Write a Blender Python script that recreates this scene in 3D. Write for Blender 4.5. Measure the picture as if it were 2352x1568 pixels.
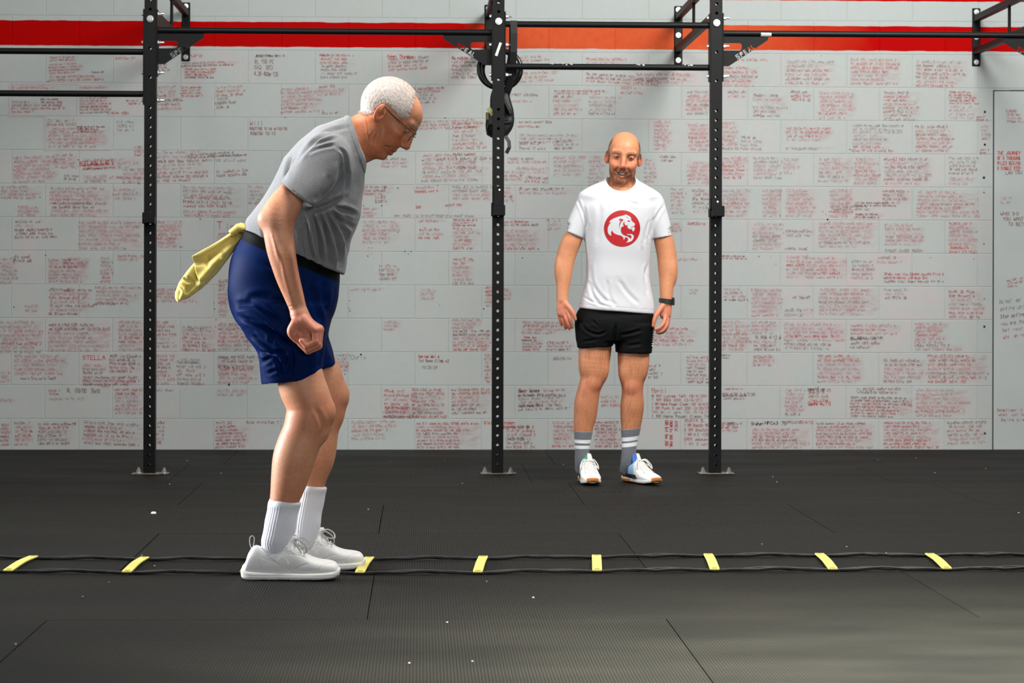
import bpy, math, random
import numpy as np
from mathutils import Vector, Matrix

for _o in list(bpy.data.objects):
    bpy.data.objects.remove(_o)
C = bpy.context.scene.collection
rnd = random.Random(7)

# ------------------------------------------------------------------ camera
FPX = 5400.0
CX, HY = 1176.0, 655.0            # principal column and horizon row in the 2352x1568 frame
CAM = np.array([0.0, 0.0, 1.0])
YAW = math.atan(208 / FPX)
ROLL = 0.0027
_F = np.array([math.sin(YAW), math.cos(YAW), 0.0])
_R0 = np.array([math.cos(YAW), -math.sin(YAW), 0.0])
_U0 = np.array([0, 0, 1.0])
_R = math.cos(ROLL) * _R0 + math.sin(ROLL) * _U0
_U = -math.sin(ROLL) * _R0 + math.cos(ROLL) * _U0

def at(px, py, Y):
    """world point on the vertical plane y = Y that the photograph shows at (px, py)"""
    d = _F + (px - CX) / FPX * _R + (HY - py) / FPX * _U
    t = Y / d[1]
    return CAM + d * t

def on_floor(px, py, z=0.0):
    d = _F + (px - CX) / FPX * _R + (HY - py) / FPX * _U
    t = (z - 1.0) / d[2]
    return CAM + d * t

cam_d = bpy.data.cameras.new('camera')
cam = bpy.data.objects.new('camera', cam_d)
C.objects.link(cam)
cam_d.sensor_width = 36.0
cam_d.lens = 36.0 * FPX / 2352
cam_d.shift_y = -(784 - HY) / 2352
M = Matrix.Identity(4)
for i in range(3):
    M[i][0], M[i][1], M[i][2], M[i][3] = _R[i], _U[i], -_F[i], CAM[i]
cam.matrix_world = M
cam_d.clip_end = 100
cam_d.dof.use_dof = True
cam_d.dof.focus_distance = 9.4
cam_d.dof.aperture_fstop = 7.0
bpy.context.scene.camera = cam

# ------------------------------------------------------------------ light
sc = bpy.context.scene
sc.view_settings.view_transform = 'Standard'
sc.view_settings.look = 'None'
sc.view_settings.exposure = 0.18
sc.view_settings.gamma = 1.0
sc.view_settings.use_curve_mapping = False
w = bpy.data.worlds.new('world'); sc.world = w; w.use_nodes = True
w.node_tree.nodes['Background'].inputs[0].default_value = (0.86, 0.93, 1.0, 1)
w.node_tree.nodes['Background'].inputs[1].default_value = 0.11

def area(name, loc, target, size, power, col=(1, 1, 1), spread=180):
    d = bpy.data.lights.new(name, 'AREA'); d.shape = 'RECTANGLE'
    d.size, d.size_y = size; d.energy = power; d.color = col
    d.spread = math.radians(spread)
    o = bpy.data.objects.new(name, d); C.objects.link(o)
    o.location = loc
    o.rotation_euler = (Vector(target) - Vector(loc)).to_track_quat('-Z', 'Y').to_euler()
    o['kind'] = 'structure'
    return o
# open roller door far to the left, tubes on the ceiling
area('daylight_from_left_door', (-7.0, 9.6, 2.2), (-.4, 8.2, 1.25), (3.0, 3.0), 165, (0.92, 0.96, 1.0), 62)
area('ceiling_lamp_near', (1.8, 6.1, 3.6), (1.4, 6.0, 0.0), (1.2, 0.9), 215, (1.0, 1.0, 0.88), 62)
area('ceiling_tubes_middle', (0.0, 7.6, 4.4), (0.1, 8.6, 0.0), (2.4, 0.5), 75, (1.0, 0.97, 0.92), 120)
area('ceiling_tubes_left', (-1.4, 9.6, 4.4), (-0.6, 14.3, 0.2), (1.4, 1.8), 62, (1.0, 0.99, 0.95))
area('ceiling_tubes_right', (2.7, 9.6, 4.4), (2.3, 14.3, 0.2), (1.4, 1.8), 240, (1.0, 0.99, 0.95))
area('fill_behind_camera', (3.0, -2.5, 3.0), (1.2, 12.0, 1.2), (4.0, 2.6), 245, (0.98, 0.98, 1.0))  # unseen fill light added behind the camera to brighten the front

# ------------------------------------------------------------------ helpers
def mat(name, col, rough=0.6, metal=0.0, spec=0.5, noise=0.0, nscale=20, bump=0.0, bscale=60, coat=0, sheen=0, attr=None):
    m = bpy.data.materials.new(name); m.use_nodes = True
    nt = m.node_tree; b = nt.nodes['Principled BSDF']
    b.inputs['Base Color'].default_value = (*col, 1)
    b.inputs['Roughness'].default_value = rough
    b.inputs['Metallic'].default_value = metal
    b.inputs['Specular IOR Level'].default_value = spec
    if coat: b.inputs['Coat Weight'].default_value = coat
    if sheen: b.inputs['Sheen Weight'].default_value = sheen
    src = None
    if attr:
        a = nt.nodes.new('ShaderNodeAttribute'); a.attribute_name = attr; src = a.outputs['Color']
    if noise or bump:
        tc = nt.nodes.new('ShaderNodeNewGeometry')
    if noise:
        n = nt.nodes.new('ShaderNodeTexNoise'); n.inputs['Scale'].default_value = nscale
        n.inputs['Detail'].default_value = 6
        nt.links.new(tc.outputs['Position'], n.inputs['Vector'])
        mr = nt.nodes.new('ShaderNodeMapRange')
        mr.inputs['From Min'].default_value = 0.3; mr.inputs['From Max'].default_value = 0.7
        mr.inputs['To Min'].default_value = 1 - noise; mr.inputs['To Max'].default_value = 1 + noise
        nt.links.new(n.outputs['Fac'], mr.inputs['Value'])
        mx = nt.nodes.new('ShaderNodeVectorMath'); mx.operation = 'SCALE'
        if src: nt.links.new(src, mx.inputs[0])
        else: mx.inputs[0].default_value = col
        nt.links.new(mr.outputs[0], mx.inputs['Scale'])
        src = mx.outputs[0]
    if src: nt.links.new(src, b.inputs['Base Color'])
    if bump:
        n2 = nt.nodes.new('ShaderNodeTexNoise'); n2.inputs['Scale'].default_value = bscale
        n2.inputs['Detail'].default_value = 4
        nt.links.new(tc.outputs['Position'], n2.inputs['Vector'])
        bp = nt.nodes.new('ShaderNodeBump'); bp.inputs['Strength'].default_value = bump
        bp.inputs['Distance'].default_value = 0.002
        nt.links.new(n2.outputs['Fac'], bp.inputs['Height'])
        nt.links.new(bp.outputs[0], b.inputs['Normal'])
    return m

def lin(r, g, b):
    return tuple(((c / 255) / 12.92 if c / 255 <= 0.04045 else ((c / 255 + 0.055) / 1.055) ** 2.4) for c in (r, g, b))

def link(name, me, parent=None, m=None, label=None):
    o = bpy.data.objects.new(name, me); C.objects.link(o)
    if parent is not None: o.parent = parent
    if m is not None:
        for mm in (m if isinstance(m, (list, tuple)) else [m]): me.materials.append(mm)
    if label: o['label'] = label
    return o

def thing(name, label, cat, loc=(0, 0, 0), group=None):
    o = bpy.data.objects.new(name, None); C.objects.link(o)
    o.location = loc; o['label'] = label; o['category'] = cat
    o.empty_display_size = 0.05
    if group: o['group'] = group
    o['_o'] = 0; del o['_o']
    return o

def child(name, me, parent, m=None, label=None):
    """mesh given in world coordinates, parented without moving"""
    o = link(name, me, None, m, label)
    wl = Vector(parent.location)
    p = parent.parent
    while p is not None:
        wl += Vector(p.location); p = p.parent
    o.parent = parent
    o.location = -wl
    return o

class MB:
    """collects simple shapes in world coordinates"""
    def __init__(s): s.v = []; s.f = []; s.mi = []
    def add(s, v, f, mi=0):
        n = len(s.v); s.v += [tuple(map(float, p)) for p in v]
        for q in f: s.f.append(tuple(n + i for i in q)); s.mi.append(mi)
        return s
    def box(s, lo, hi, mi=0, bev=0.0):
        x0, y0, z0 = lo; x1, y1, z1 = hi
        if bev <= 0:
            v = [(x0,y0,z0),(x1,y0,z0),(x1,y1,z0),(x0,y1,z0),(x0,y0,z1),(x1,y0,z1),(x1,y1,z1),(x0,y1,z1)]
            f = [(0,3,2,1),(4,5,6,7),(0,1,5,4),(1,2,6,5),(2,3,7,6),(3,0,4,7)]
            return s.add(v, f, mi)
        b = bev; v = []; idx = {}
        for sx in (0,1):
            for sy in (0,1):
                for sz in (0,1):
                    c = [ (x0,x1)[sx], (y0,y1)[sy], (z0,z1)[sz] ]; d = [ b*(1-2*sx), b*(1-2*sy), b*(1-2*sz) ]
                    for a in range(3):
                        p = list(c)
                        for k in range(3):
                            if k != a: p[k] += d[k]
                        idx[(sx,sy,sz,a)] = len(v); v.append(p)
        f = []
        for a in range(3):
            o1, o2 = [k for k in range(3) if k != a]
            for sa in (0,1):
                q = []
                for (u, w_) in ((0,0),(1,0),(1,1),(0,1)):
                    k = [0,0,0]; k[a] = sa; k[o1] = u; k[o2] = w_
                    q.append(idx[(*k, a)])
                flip = (sa == 0) ^ (a == 1)
                f.append(tuple(q[::-1] if flip else q))
        import itertools as it
        for a in range(3):   # edges along axis a
            o1, o2 = [k for k in range(3) if k != a]
            for u in (0,1):
                for w_ in (0,1):
                    k0 = [0,0,0]; k1 = [0,0,0]; k0[a] = 0; k1[a] = 1
                    k0[o1] = k1[o1] = u; k0[o2] = k1[o2] = w_
                    f.append((idx[(*k0,o1)], idx[(*k1,o1)], idx[(*k1,o2)], idx[(*k0,o2)]))
        for sx in (0,1):
            for sy in (0,1):
                for sz in (0,1):
                    f.append((idx[(sx,sy,sz,0)], idx[(sx,sy,sz,1)], idx[(sx,sy,sz,2)]))
        return s.add(v, f, mi)
    def tube(s, pts, r, n=10, caps=True, mi=0, flat=1.0, up=None):
        pts = [np.array(p, float) for p in pts]
        rr = r if isinstance(r, (list, tuple)) else [r] * len(pts)
        v = []; f = []
        prev = None
        for i, p in enumerate(pts):
            a = pts[max(i-1,0)]; b = pts[min(i+1,len(pts)-1)]
            t = b - a; t /= (np.linalg.norm(t) + 1e-12)
            if prev is None:
                u = np.array(up, float) if up is not None else (np.array([0,0,1.0]) if abs(t[2]) < 0.9 else np.array([0,1.0,0]))
            else: u = prev
            u = u - t * np.dot(u, t); u /= (np.linalg.norm(u) + 1e-12)
            prev = u
            w_ = np.cross(t, u)
            for k in range(n):
                an = 2*math.pi*k/n
                v.append(p + rr[i]*(math.cos(an)*u*flat + math.sin(an)*w_))
        for i in range(len(pts)-1):
            for k in range(n):
                f.append((i*n+k, i*n+(k+1)%n, (i+1)*n+(k+1)%n, (i+1)*n+k))
        if caps:
            f.append(tuple(range(n))[::-1]); f.append(tuple(range((len(pts)-1)*n, len(pts)*n)))
        return s.add(v, f, mi)
    def ribbon(s, pts, wdt, th, nrm, mi=0):
        """flat strap: pts polyline, width vector computed from nrm"""
        pts = [np.array(p, float) for p in pts]; v = []; f = []
        for i, p in enumerate(pts):
            a = pts[max(i-1,0)]; b = pts[min(i+1,len(pts)-1)]
            t = b-a; t /= np.linalg.norm(t)+1e-12
            nn = np.array(nrm, float); nn = nn - t*np.dot(nn, t); nn /= np.linalg.norm(nn)+1e-12
            w_ = np.cross(t, nn)
            for (a1, b1) in ((-1,-1),(1,-1),(1,1),(-1,1)):
                v.append(p + w_*wdt/2*a1 + nn*th/2*b1)
        for i in range(len(pts)-1):
            for k in range(4):
                f.append((i*4+k, i*4+(k+1)%4, (i+1)*4+(k+1)%4, (i+1)*4+k))
        f.append((3,2,1,0)); m_ = (len(pts)-1)*4; f.append((m_,m_+1,m_+2,m_+3))
        return s.add(v, f, mi)
    def build(s, name, smooth=False):
        me = bpy.data.meshes.new(name); me.from_pydata(s.v, [], s.f)
        if any(s.mi): me.polygons.foreach_set('material_index', s.mi)
        if smooth:
            me.polygons.foreach_set('use_smooth', [True]*len(s.f))
            try: me.set_sharp_from_angle(angle=math.radians(40))
            except Exception: pass
        me.update(); return me

M_black = mat('powder_coated_steel', lin(9, 11, 10), rough=0.5, spec=0.22, noise=0.15, nscale=40)
M_zinc = mat('zinc_bolt', (0.72, 0.73, 0.72), rough=0.3, metal=0.85)
M_web = mat('black_webbing', lin(9, 10, 11), rough=0.55, bump=0.4, bscale=300)
M_white = mat('white_plastic', lin(225, 225, 220), rough=0.5)
# ================================================================== implicit-surface sculpting
def smin(a, b, k):
    if k <= 0: return np.minimum(a, b)
    h = np.maximum(k - np.abs(a - b), 0) / k
    return np.minimum(a, b) - h*h*k*.25
def smax(a, b, k): return -smin(-a, -b, k)
def catmull(pts, m=5):
    P = [np.array(p, float) for p in pts]
    if len(P) < 3: return P
    P = [2*P[0] - P[1]] + P + [2*P[-1] - P[-2]]; out = []
    for i in range(1, len(P) - 2):
        for j in range(m):
            t = j / m; a, b, c, d_ = P[i-1], P[i], P[i+1], P[i+2]
            out.append(.5*((2*b) + (-a + c)*t + (2*a - 5*b + 4*c - d_)*t*t + (-a + 3*b - 3*c + d_)*t**3))
    out.append(P[-2]); return out
def steps(*segs):
    out = [segs[0][0]]
    for (a, b, h) in segs:
        n = max(1, int(round((b - a) / h))); out += list(np.linspace(a, b, n + 1)[1:])
    return np.array(out)

class SDF:
    def __init__(s, xs, ys, zs):
        s.ax = [np.asarray(a, np.float32) for a in (xs, ys, zs)]
        s.F = np.full([len(a) for a in s.ax], .05, np.float32)
    def region(s, lo, hi):
        sl = []
        for a, l, h in zip(s.ax, lo, hi):
            i, j = np.searchsorted(a, l), np.searchsorted(a, h)
            if j <= i: return None
            sl.append(slice(i, j))
        sl = tuple(sl)
        X = s.ax[0][sl[0]][:, None, None]; Y = s.ax[1][sl[1]][None, :, None]; Z = s.ax[2][sl[2]][None, None, :]
        return sl, X, Y, Z
    def put(s, lo, hi, fn, k=.01, sub=False):
        m = k + .010
        r = s.region(np.array(lo) - m, np.array(hi) + m)
        if r is None: return
        sl, X, Y, Z = r
        d = fn(X, Y, Z).astype(np.float32)
        s.F[sl] = smax(s.F[sl], -d, k) if sub else smin(s.F[sl], d, k)
    def cone(s, a, b, ra, rb, k=.01, sub=False, q=1.0):
        a, b = np.array(a, np.float32), np.array(b, np.float32); r = max(ra, rb)
        rv = np.array([r, r*max(q, 1), r])
        lo, hi = np.minimum(a, b) - rv, np.maximum(a, b) + rv
        ba = b - a; ba2 = ba.copy(); ba2[1] /= q; L2 = float(ba2 @ ba2) + 1e-12
        def fn(X, Y, Z):
            x, y, z = X - a[0], (Y - a[1]) / q, Z - a[2]
            t = np.clip((x*ba2[0] + y*ba2[1] + z*ba2[2]) / L2, 0, 1)
            return np.sqrt((x - t*ba2[0])**2 + (y - t*ba2[1])**2 + (z - t*ba2[2])**2) - (ra + t*(rb - ra))
        s.put(lo, hi, fn, k, sub)
    def tube(s, pts, rad, k=.01, sub=False, q=1.0, m=4, k0=.004):
        """chain of round cones through pts (smoothed); q stretches the section along Y"""
        PR = catmull([(*p, r) for p, r in zip(pts, rad)], m)
        P = np.array(PR, np.float32); rmax = float(P[:, 3].max())
        lo = P[:, :3].min(0) - [rmax, rmax*max(q,1), rmax]; hi = P[:, :3].max(0) + [rmax, rmax*max(q,1), rmax]
        mg = k + .010
        r = s.region(lo - mg, hi + mg)
        if r is None: return
        sl, X, Y, Z = r
        D = np.full(s.F[sl].shape, .06, np.float32)
        off = [sl[i].start for i in range(3)]
        for i in range(len(P) - 1):
            a, b = P[i, :3], P[i+1, :3]; ra, rb = float(P[i, 3]), float(P[i+1, 3]); rr = max(ra, rb); rv = np.array([rr, rr*max(q,1), rr])
            r2 = s.region(np.minimum(a, b) - rv - mg, np.maximum(a, b) + rv + mg)
            if r2 is None: continue
            s2, x, y, z = r2
            loc = tuple(slice(s2[j].start - off[j], s2[j].stop - off[j]) for j in range(3))
            if any(l.start < 0 for l in loc): continue
            ba = b - a; ba = np.array([ba[0], ba[1]/q, ba[2]], np.float32); L2 = float(ba @ ba) + 1e-12
            x, y, z = x - a[0], (y - a[1]) / q, z - a[2]
            t = np.clip((x*ba[0] + y*ba[1] + z*ba[2]) / L2, 0, 1)
            d = np.sqrt((x - t*ba[0])**2 + (y - t*ba[1])**2 + (z - t*ba[2])**2) - (ra + t*(rb - ra))
            D[loc] = np.minimum(D[loc], d)
        s.F[sl] = smax(s.F[sl], -D, k) if sub else smin(s.F[sl], D, k)
    def ell(s, c, r, R=None, k=.01, sub=False):
        c = np.array(c, float); r = np.array(r, float); rm = r.max()
        lo, hi = (c - rm, c + rm) if R is not None else (c - r, c + r)
        def fn(X, Y, Z):
            x, y, z = X - c[0], Y - c[1], Z - c[2]
            if R is not None:
                x, y, z = (R[0][0]*x + R[1][0]*y + R[2][0]*z, R[0][1]*x + R[1][1]*y + R[2][1]*z, R[0][2]*x + R[1][2]*y + R[2][2]*z)
            k0 = np.sqrt((x/r[0])**2 + (y/r[1])**2 + (z/r[2])**2); k1 = np.sqrt((x/r[0]**2)**2 + (y/r[1]**2)**2 + (z/r[2]**2)**2) + 1e-6
            return k0*(k0 - 1)/k1
        s.put(lo, hi, fn, k, sub)
    def loft(s, o, w_, u, v, tab, k=.01, n=2.4, sub=False, cut=None, cap=.02):
        """body along the straight axis w_ from o; tab rows: t, centre u, centre v, half u, half v"""
        o, w_, u, v = [np.array(a, float) for a in (o, w_, u, v)]
        T = np.array([list(x) for x in catmull([tuple(r) for r in tab], 6)]); t_ = T[:, 0]
        keep = np.concatenate([[True], np.diff(t_) > 1e-6]); T = T[keep]; t_ = T[:, 0]
        R_ = float(max(T[:, 3].max() + np.abs(T[:, 1]).max(), T[:, 4].max() + np.abs(T[:, 2]).max()))
        ends = [o + w_*t_[0], o + w_*t_[-1]]
        lo = np.minimum(*ends) - R_; hi = np.maximum(*ends) + R_
        def fn(X, Y, Z):
            x, y, z = X - o[0], Y - o[1], Z - o[2]
            t = (x*w_[0] + y*w_[1] + z*w_[2]).astype(np.float32); du = x*u[0] + y*u[1] + z*u[2]; dv = x*v[0] + y*v[1] + z*v[2]
            a = np.interp(t, t_, T[:, 3]); b = np.interp(t, t_, T[:, 4])
            du = np.abs(du - np.interp(t, t_, T[:, 1])) / a; dv = np.abs(dv - np.interp(t, t_, T[:, 2])) / b
            r = (du**n + dv**n) ** (1/n)
            # distance estimate from the gradient of the superellipse radius
            g = np.sqrt(((du/np.maximum(r, 1e-4))**(n-1) / a)**2 + ((dv/np.maximum(r, 1e-4))**(n-1) / b)**2) + 1e-4
            d = (r - 1) / g
            d = smax(d, t_[0] - t, cap); d = smax(d, t - t_[-1], cap)
            if cut is not None:
                for (cp, cn) in cut:
                    d = smax(d, (X - cp[0])*cn[0] + (Y - cp[1])*cn[1] + (Z - cp[2])*cn[2], .008)
            return d
        s.put(lo, hi, fn, k, sub)
    def plane(s, p, nrm, k=.004, lo=None, hi=None):
        """keep what lies behind the plane"""
        r = s.region(lo if lo is not None else [-1e3]*3, hi if hi is not None else [1e3]*3)
        if r is None: return
        sl, X, Y, Z = r; nrm = np.array(nrm, float); nrm /= np.linalg.norm(nrm)
        s.F[sl] = smax(s.F[sl], ((X - p[0])*nrm[0] + (Y - p[1])*nrm[1] + (Z - p[2])*nrm[2]).astype(np.float32), k)
    def arrays(s):
        F = s.F; ins = F < 0
        xs, ys, zs = s.ax
        nx, ny, nz = F.shape
        cnt = np.zeros((nx-1, ny-1, nz-1), np.int8)
        for i in (0, 1):
            for j in (0, 1):
                for k in (0, 1):
                    cnt += ins[i:nx-1+i, j:ny-1+j, k:nz-1+k]
        act = (cnt > 0) & (cnt < 8)
        I, J, K = np.nonzero(act)
        n = len(I); vid = np.full(act.shape, -1, np.int32); vid[I, J, K] = np.arange(n)
        acc = np.zeros((n, 3), np.float64); num = np.zeros(n)
        corners = [(i, j, k) for i in (0, 1) for j in (0, 1) for k in (0, 1)]
        val = {c: F[I + c[0], J + c[1], K + c[2]].astype(np.float64) for c in corners}
        base = [xs[I].astype(np.float64), ys[J].astype(np.float64), zs[K].astype(np.float64)]
        step = [(xs[I+1] - xs[I]), (ys[J+1] - ys[J]), (zs[K+1] - zs[K])]
        for c in corners:
            for a in range(3):
                if c[a]: continue
                d_ = list(c); d_[a] = 1; va, vb = val[c], val[tuple(d_)]
                m = (va < 0) != (vb < 0)
                t = va[m] / (va[m] - vb[m])
                for b in range(3):
                    acc[m, b] += base[b][m] + step[b][m] * (t if b == a else c[b])
                num[m] += 1
        V = acc / num[:, None]
        Fs = []
        for a in range(3):
            sl0 = [slice(1, -1)]*3; sl1 = [slice(1, -1)]*3
            sl0[a] = slice(0, -1); sl1[a] = slice(1, None)
            A, B = ins[tuple(sl0)], ins[tuple(sl1)]
            e = np.nonzero(A != B); flip = A[e]
            idx = [e[b] + (0 if b == a else 1) for b in range(3)]
            b1, b2 = (a + 1) % 3, (a + 2) % 3
            def g(d1, d2):
                q = [idx[0], idx[1], idx[2]]; q[b1] = q[b1] - d1; q[b2] = q[b2] - d2
                return vid[q[0], q[1], q[2]]
            q = np.stack([g(0, 0), g(1, 0), g(1, 1), g(0, 1)], 1)
            q[~flip] = q[~flip][:, ::-1]
            Fs.append(q)
        return V, np.concatenate(Fs)
    def mesh(s, name, smooth=2, fix=None):
        V, Q = s.arrays()
        for _ in range(smooth): V = relax(V, Q)
        return raw_mesh(name, V, Q)
def relax(V, Q, f=.5):
    n = len(V); acc = np.zeros_like(V); c = np.zeros(n)
    for a, b in ((0,1),(1,2),(2,3),(3,0)):
        for k in range(3):
            acc[:, k] += np.bincount(Q[:, a], V[Q[:, b], k], n) + np.bincount(Q[:, b], V[Q[:, a], k], n)
        c += np.bincount(Q[:, a], minlength=n) + np.bincount(Q[:, b], minlength=n)
    return V*(1-f) + f*acc/np.maximum(c, 1)[:, None]
def normals(V, Q):
    nr_ = np.cross(V[Q[:, 2]] - V[Q[:, 0]], V[Q[:, 3]] - V[Q[:, 1]]); N_ = np.zeros_like(V); n = len(V)
    for a in range(4):
        for k in range(3): N_[:, k] += np.bincount(Q[:, a], nr_[:, k], n)
    return N_ / (np.linalg.norm(N_, axis=1)[:, None] + 1e-12)
def raw_mesh(name, V, Q, col=None):
    me = bpy.data.meshes.new(name)
    me.vertices.add(len(V)); me.vertices.foreach_set('co', V.astype(np.float32).ravel())
    me.loops.add(Q.size); me.loops.foreach_set('vertex_index', Q.astype(np.int32).ravel())
    me.polygons.add(len(Q)); me.polygons.foreach_set('loop_start', np.arange(0, Q.size, 4, dtype=np.int32))
    me.polygons.foreach_set('use_smooth', np.ones(len(Q), bool))
    if col is not None:
        ca = me.color_attributes.new('Col', 'FLOAT_COLOR', 'POINT')
        ca.data.foreach_set('color', np.c_[col, np.ones(len(col))].astype(np.float32).ravel())
    me.update(); me.validate(); return me
def seg_d(X, Z, pts):
    """distance in the XZ plane to a polyline, and the parameter along it"""
    best = np.full(X.shape, 9.0); tt = np.zeros(X.shape); L_ = 0; tot = sum(math.dist(a, b) for a, b in zip(pts[:-1], pts[1:])) + 1e-9
    for a, b in zip(pts[:-1], pts[1:]):
        dx, dz = b[0]-a[0], b[1]-a[1]; l2 = dx*dx + dz*dz + 1e-12
        t = np.clip(((X-a[0])*dx + (Z-a[1])*dz)/l2, 0, 1); d_ = np.hypot(X-a[0]-t*dx, Z-a[1]-t*dz)
        m = d_ < best; best[m] = d_[m]; tt[m] = (L_ + t[m]*math.sqrt(l2))/tot; L_ += math.sqrt(l2)
    return best, tt
def creases(V, N_, lst, Y0, side=-1):
    """press folds (pixel polyline, depth, width) into the side of a cloth that faces the camera"""
    W_ = np.clip(-N_[:, 1]*1.6, 0, 1) if side < 0 else np.ones(len(V))
    D = np.zeros(len(V))
    for (pl, amp, wd) in lst:
        P_ = [tuple(at(x, y, Y0)[[0, 2]]) for x, y in pl]
        P_ = [tuple(p) for p in catmull(P_, 4)] if len(P_) > 2 else P_
        lo = np.min(P_, 0) - wd*4; hi = np.max(P_, 0) + wd*4
        m = (V[:, 0] > lo[0]) & (V[:, 0] < hi[0]) & (V[:, 2] > lo[1]) & (V[:, 2] < hi[1])
        d_, t = seg_d(V[m, 0], V[m, 2], P_)
        g = np.exp(-(d_/wd)**2) - .45*np.exp(-((d_ - 1.7*wd)/wd)**2)
        D[m] -= amp * g * np.clip(np.minimum(t, 1-t)*6, 0.15, 1)
    return V + N_ * (D*W_)[:, None]
def vnoise(V, sc, seed=0):
    r = np.random.RandomState(seed); out = np.zeros(len(V))
    for i in range(7):
        k = r.normal(size=3)*sc; out += np.sin(V @ k + r.uniform(0, 6.28))
    return out / 2.6
# ================================================================== structure: wall
YW = 14.32
YF = YW - 0.0028                                # painted face of the blocks
z_j = at(1105, 962, YF)[2]                     # top of the first course
x_j = at(1105, 1000, YF)[0]
BW, BH = 0.4064, 0.2032
door_x = at(2280.5, 620, YF)[0]
door_z = at(2300, 207, YF)[2]

def wall_material():
    m = bpy.data.materials.new('painted_block'); m.use_nodes = True
    nt = m.node_tree; N = nt.nodes; L = nt.links; b = N['Principled BSDF']
    g = N.new('ShaderNodeNewGeometry'); sp = N.new('ShaderNodeSeparateXYZ'); L.new(g.outputs['Position'], sp.inputs[0])
    def noise(scale, det=5, w=None):
        n = N.new('ShaderNodeTexNoise'); n.inputs['Scale'].default_value = scale; n.inputs['Detail'].default_value = det
        L.new(g.outputs['Position'], n.inputs['Vector']); return n.outputs['Fac']
    def math_(op, a, bb, clamp=False):
        n = N.new('ShaderNodeMath'); n.operation = op; n.use_clamp = clamp
        for i, x in enumerate((a, bb)):
            if isinstance(x, (int, float)): n.inputs[i].default_value = x
            elif x is not None: L.new(x, n.inputs[i])
        return n.outputs[0]
    def mix(f, a, bb):
        n = N.new('ShaderNodeMix'); n.data_type = 'RGBA'
        if isinstance(f, (int, float)): n.inputs[0].default_value = f
        else: L.new(f, n.inputs[0])
        for k, x in ((6, a), (7, bb)):
            if isinstance(x, tuple): n.inputs[k].default_value = (*x, 1)
            else: L.new(x, n.inputs[k])
        return n.outputs[2]
    n1 = noise(1.3, 4); n2 = noise(26, 6); n3 = noise(120, 3)
    grey = mix(n1, lin(186, 192, 188), lin(198, 204, 203))
    grey = mix(math_('MULTIPLY', n2, 0.35), grey, lin(170, 176, 174))
    # per-block residue of wiped-off red marker (object colour carries how much)
    oi = N.new('ShaderNodeObjectInfo'); sc_ = N.new('ShaderNodeSeparateColor'); L.new(oi.outputs['Color'], sc_.inputs[0])
    res = math_('MULTIPLY', sc_.outputs[0], math_('MULTIPLY', math_('SUBTRACT', noise(7, 5), 0.34), 2.6, True), True)
    grey = mix(math_('MULTIPLY', res, 0.7), grey, lin(216, 186, 188))
    # red bands
    edge = math_('MULTIPLY', math_('SUBTRACT', noise(9, 4), 0.5), 0.012)
    z = math_('ADD', sp.outputs['Z'], edge)
    def band(a, c):
        return math_('MULTIPLY', math_('GREATER_THAN', z, a), math_('LESS_THAN', z, c))
    f = math_('ADD', band(Z_R0, Z_R1), band(Z_R2, Z_R2 + 0.2), True)
    # the band mixes to a paler orange-red over the middle bay
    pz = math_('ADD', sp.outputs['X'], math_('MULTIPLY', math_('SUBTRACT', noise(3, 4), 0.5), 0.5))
    orange_mix = math_('MULTIPLY', math_('MULTIPLY', math_('SUBTRACT', pz, ORANGE_X0), 2.2, True), math_('MULTIPLY', math_('SUBTRACT', ORANGE_X1, pz), 1.1, True), True)
    orange_mix = math_('MULTIPLY', orange_mix, math_('ADD', 0.5, math_('MULTIPLY', n2, 0.7)), True)
    red = mix(orange_mix, lin(188, 0, 0), lin(226, 104, 60))
    red = mix(math_('MULTIPLY', n2, 0.25), red, lin(150, 4, 4))
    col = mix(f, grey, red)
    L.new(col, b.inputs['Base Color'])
    b.inputs['Roughness'].default_value = 0.7
    b.inputs['Specular IOR Level'].default_value = 0.06
    bp = N.new('ShaderNodeBump'); bp.inputs['Strength'].default_value = 0.35; bp.inputs['Distance'].default_value = 0.003
    L.new(math_('ADD', math_('MULTIPLY', n2, 0.6), math_('MULTIPLY', n3, 0.4)), bp.inputs['Height'])
    L.new(bp.outputs[0], b.inputs['Normal'])
    return m
ORANGE_X0 = at(1060, 90, YF)[0]; ORANGE_X1 = at(2000, 90, YF)[0]
Z_R0 = at(1200, 111.5, YF)[2]; Z_R1 = at(1200, 54.5, YF)[2]; Z_R2 = at(2000, 2.5, YF)[2]
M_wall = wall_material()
M_joint = mat('painted_joint', lin(172, 178, 177), rough=0.7, noise=0.06, nscale=15)
M_dark = mat('dark_gap', lin(60, 62, 60), rough=0.9)

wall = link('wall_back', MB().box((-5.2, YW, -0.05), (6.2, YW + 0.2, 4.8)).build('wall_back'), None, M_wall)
wall.color = (0, 0, 0, 1)
wall['kind'] = 'structure'; wall['label'] = 'grey painted concrete block wall with a red band covered in red marker notes'

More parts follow.
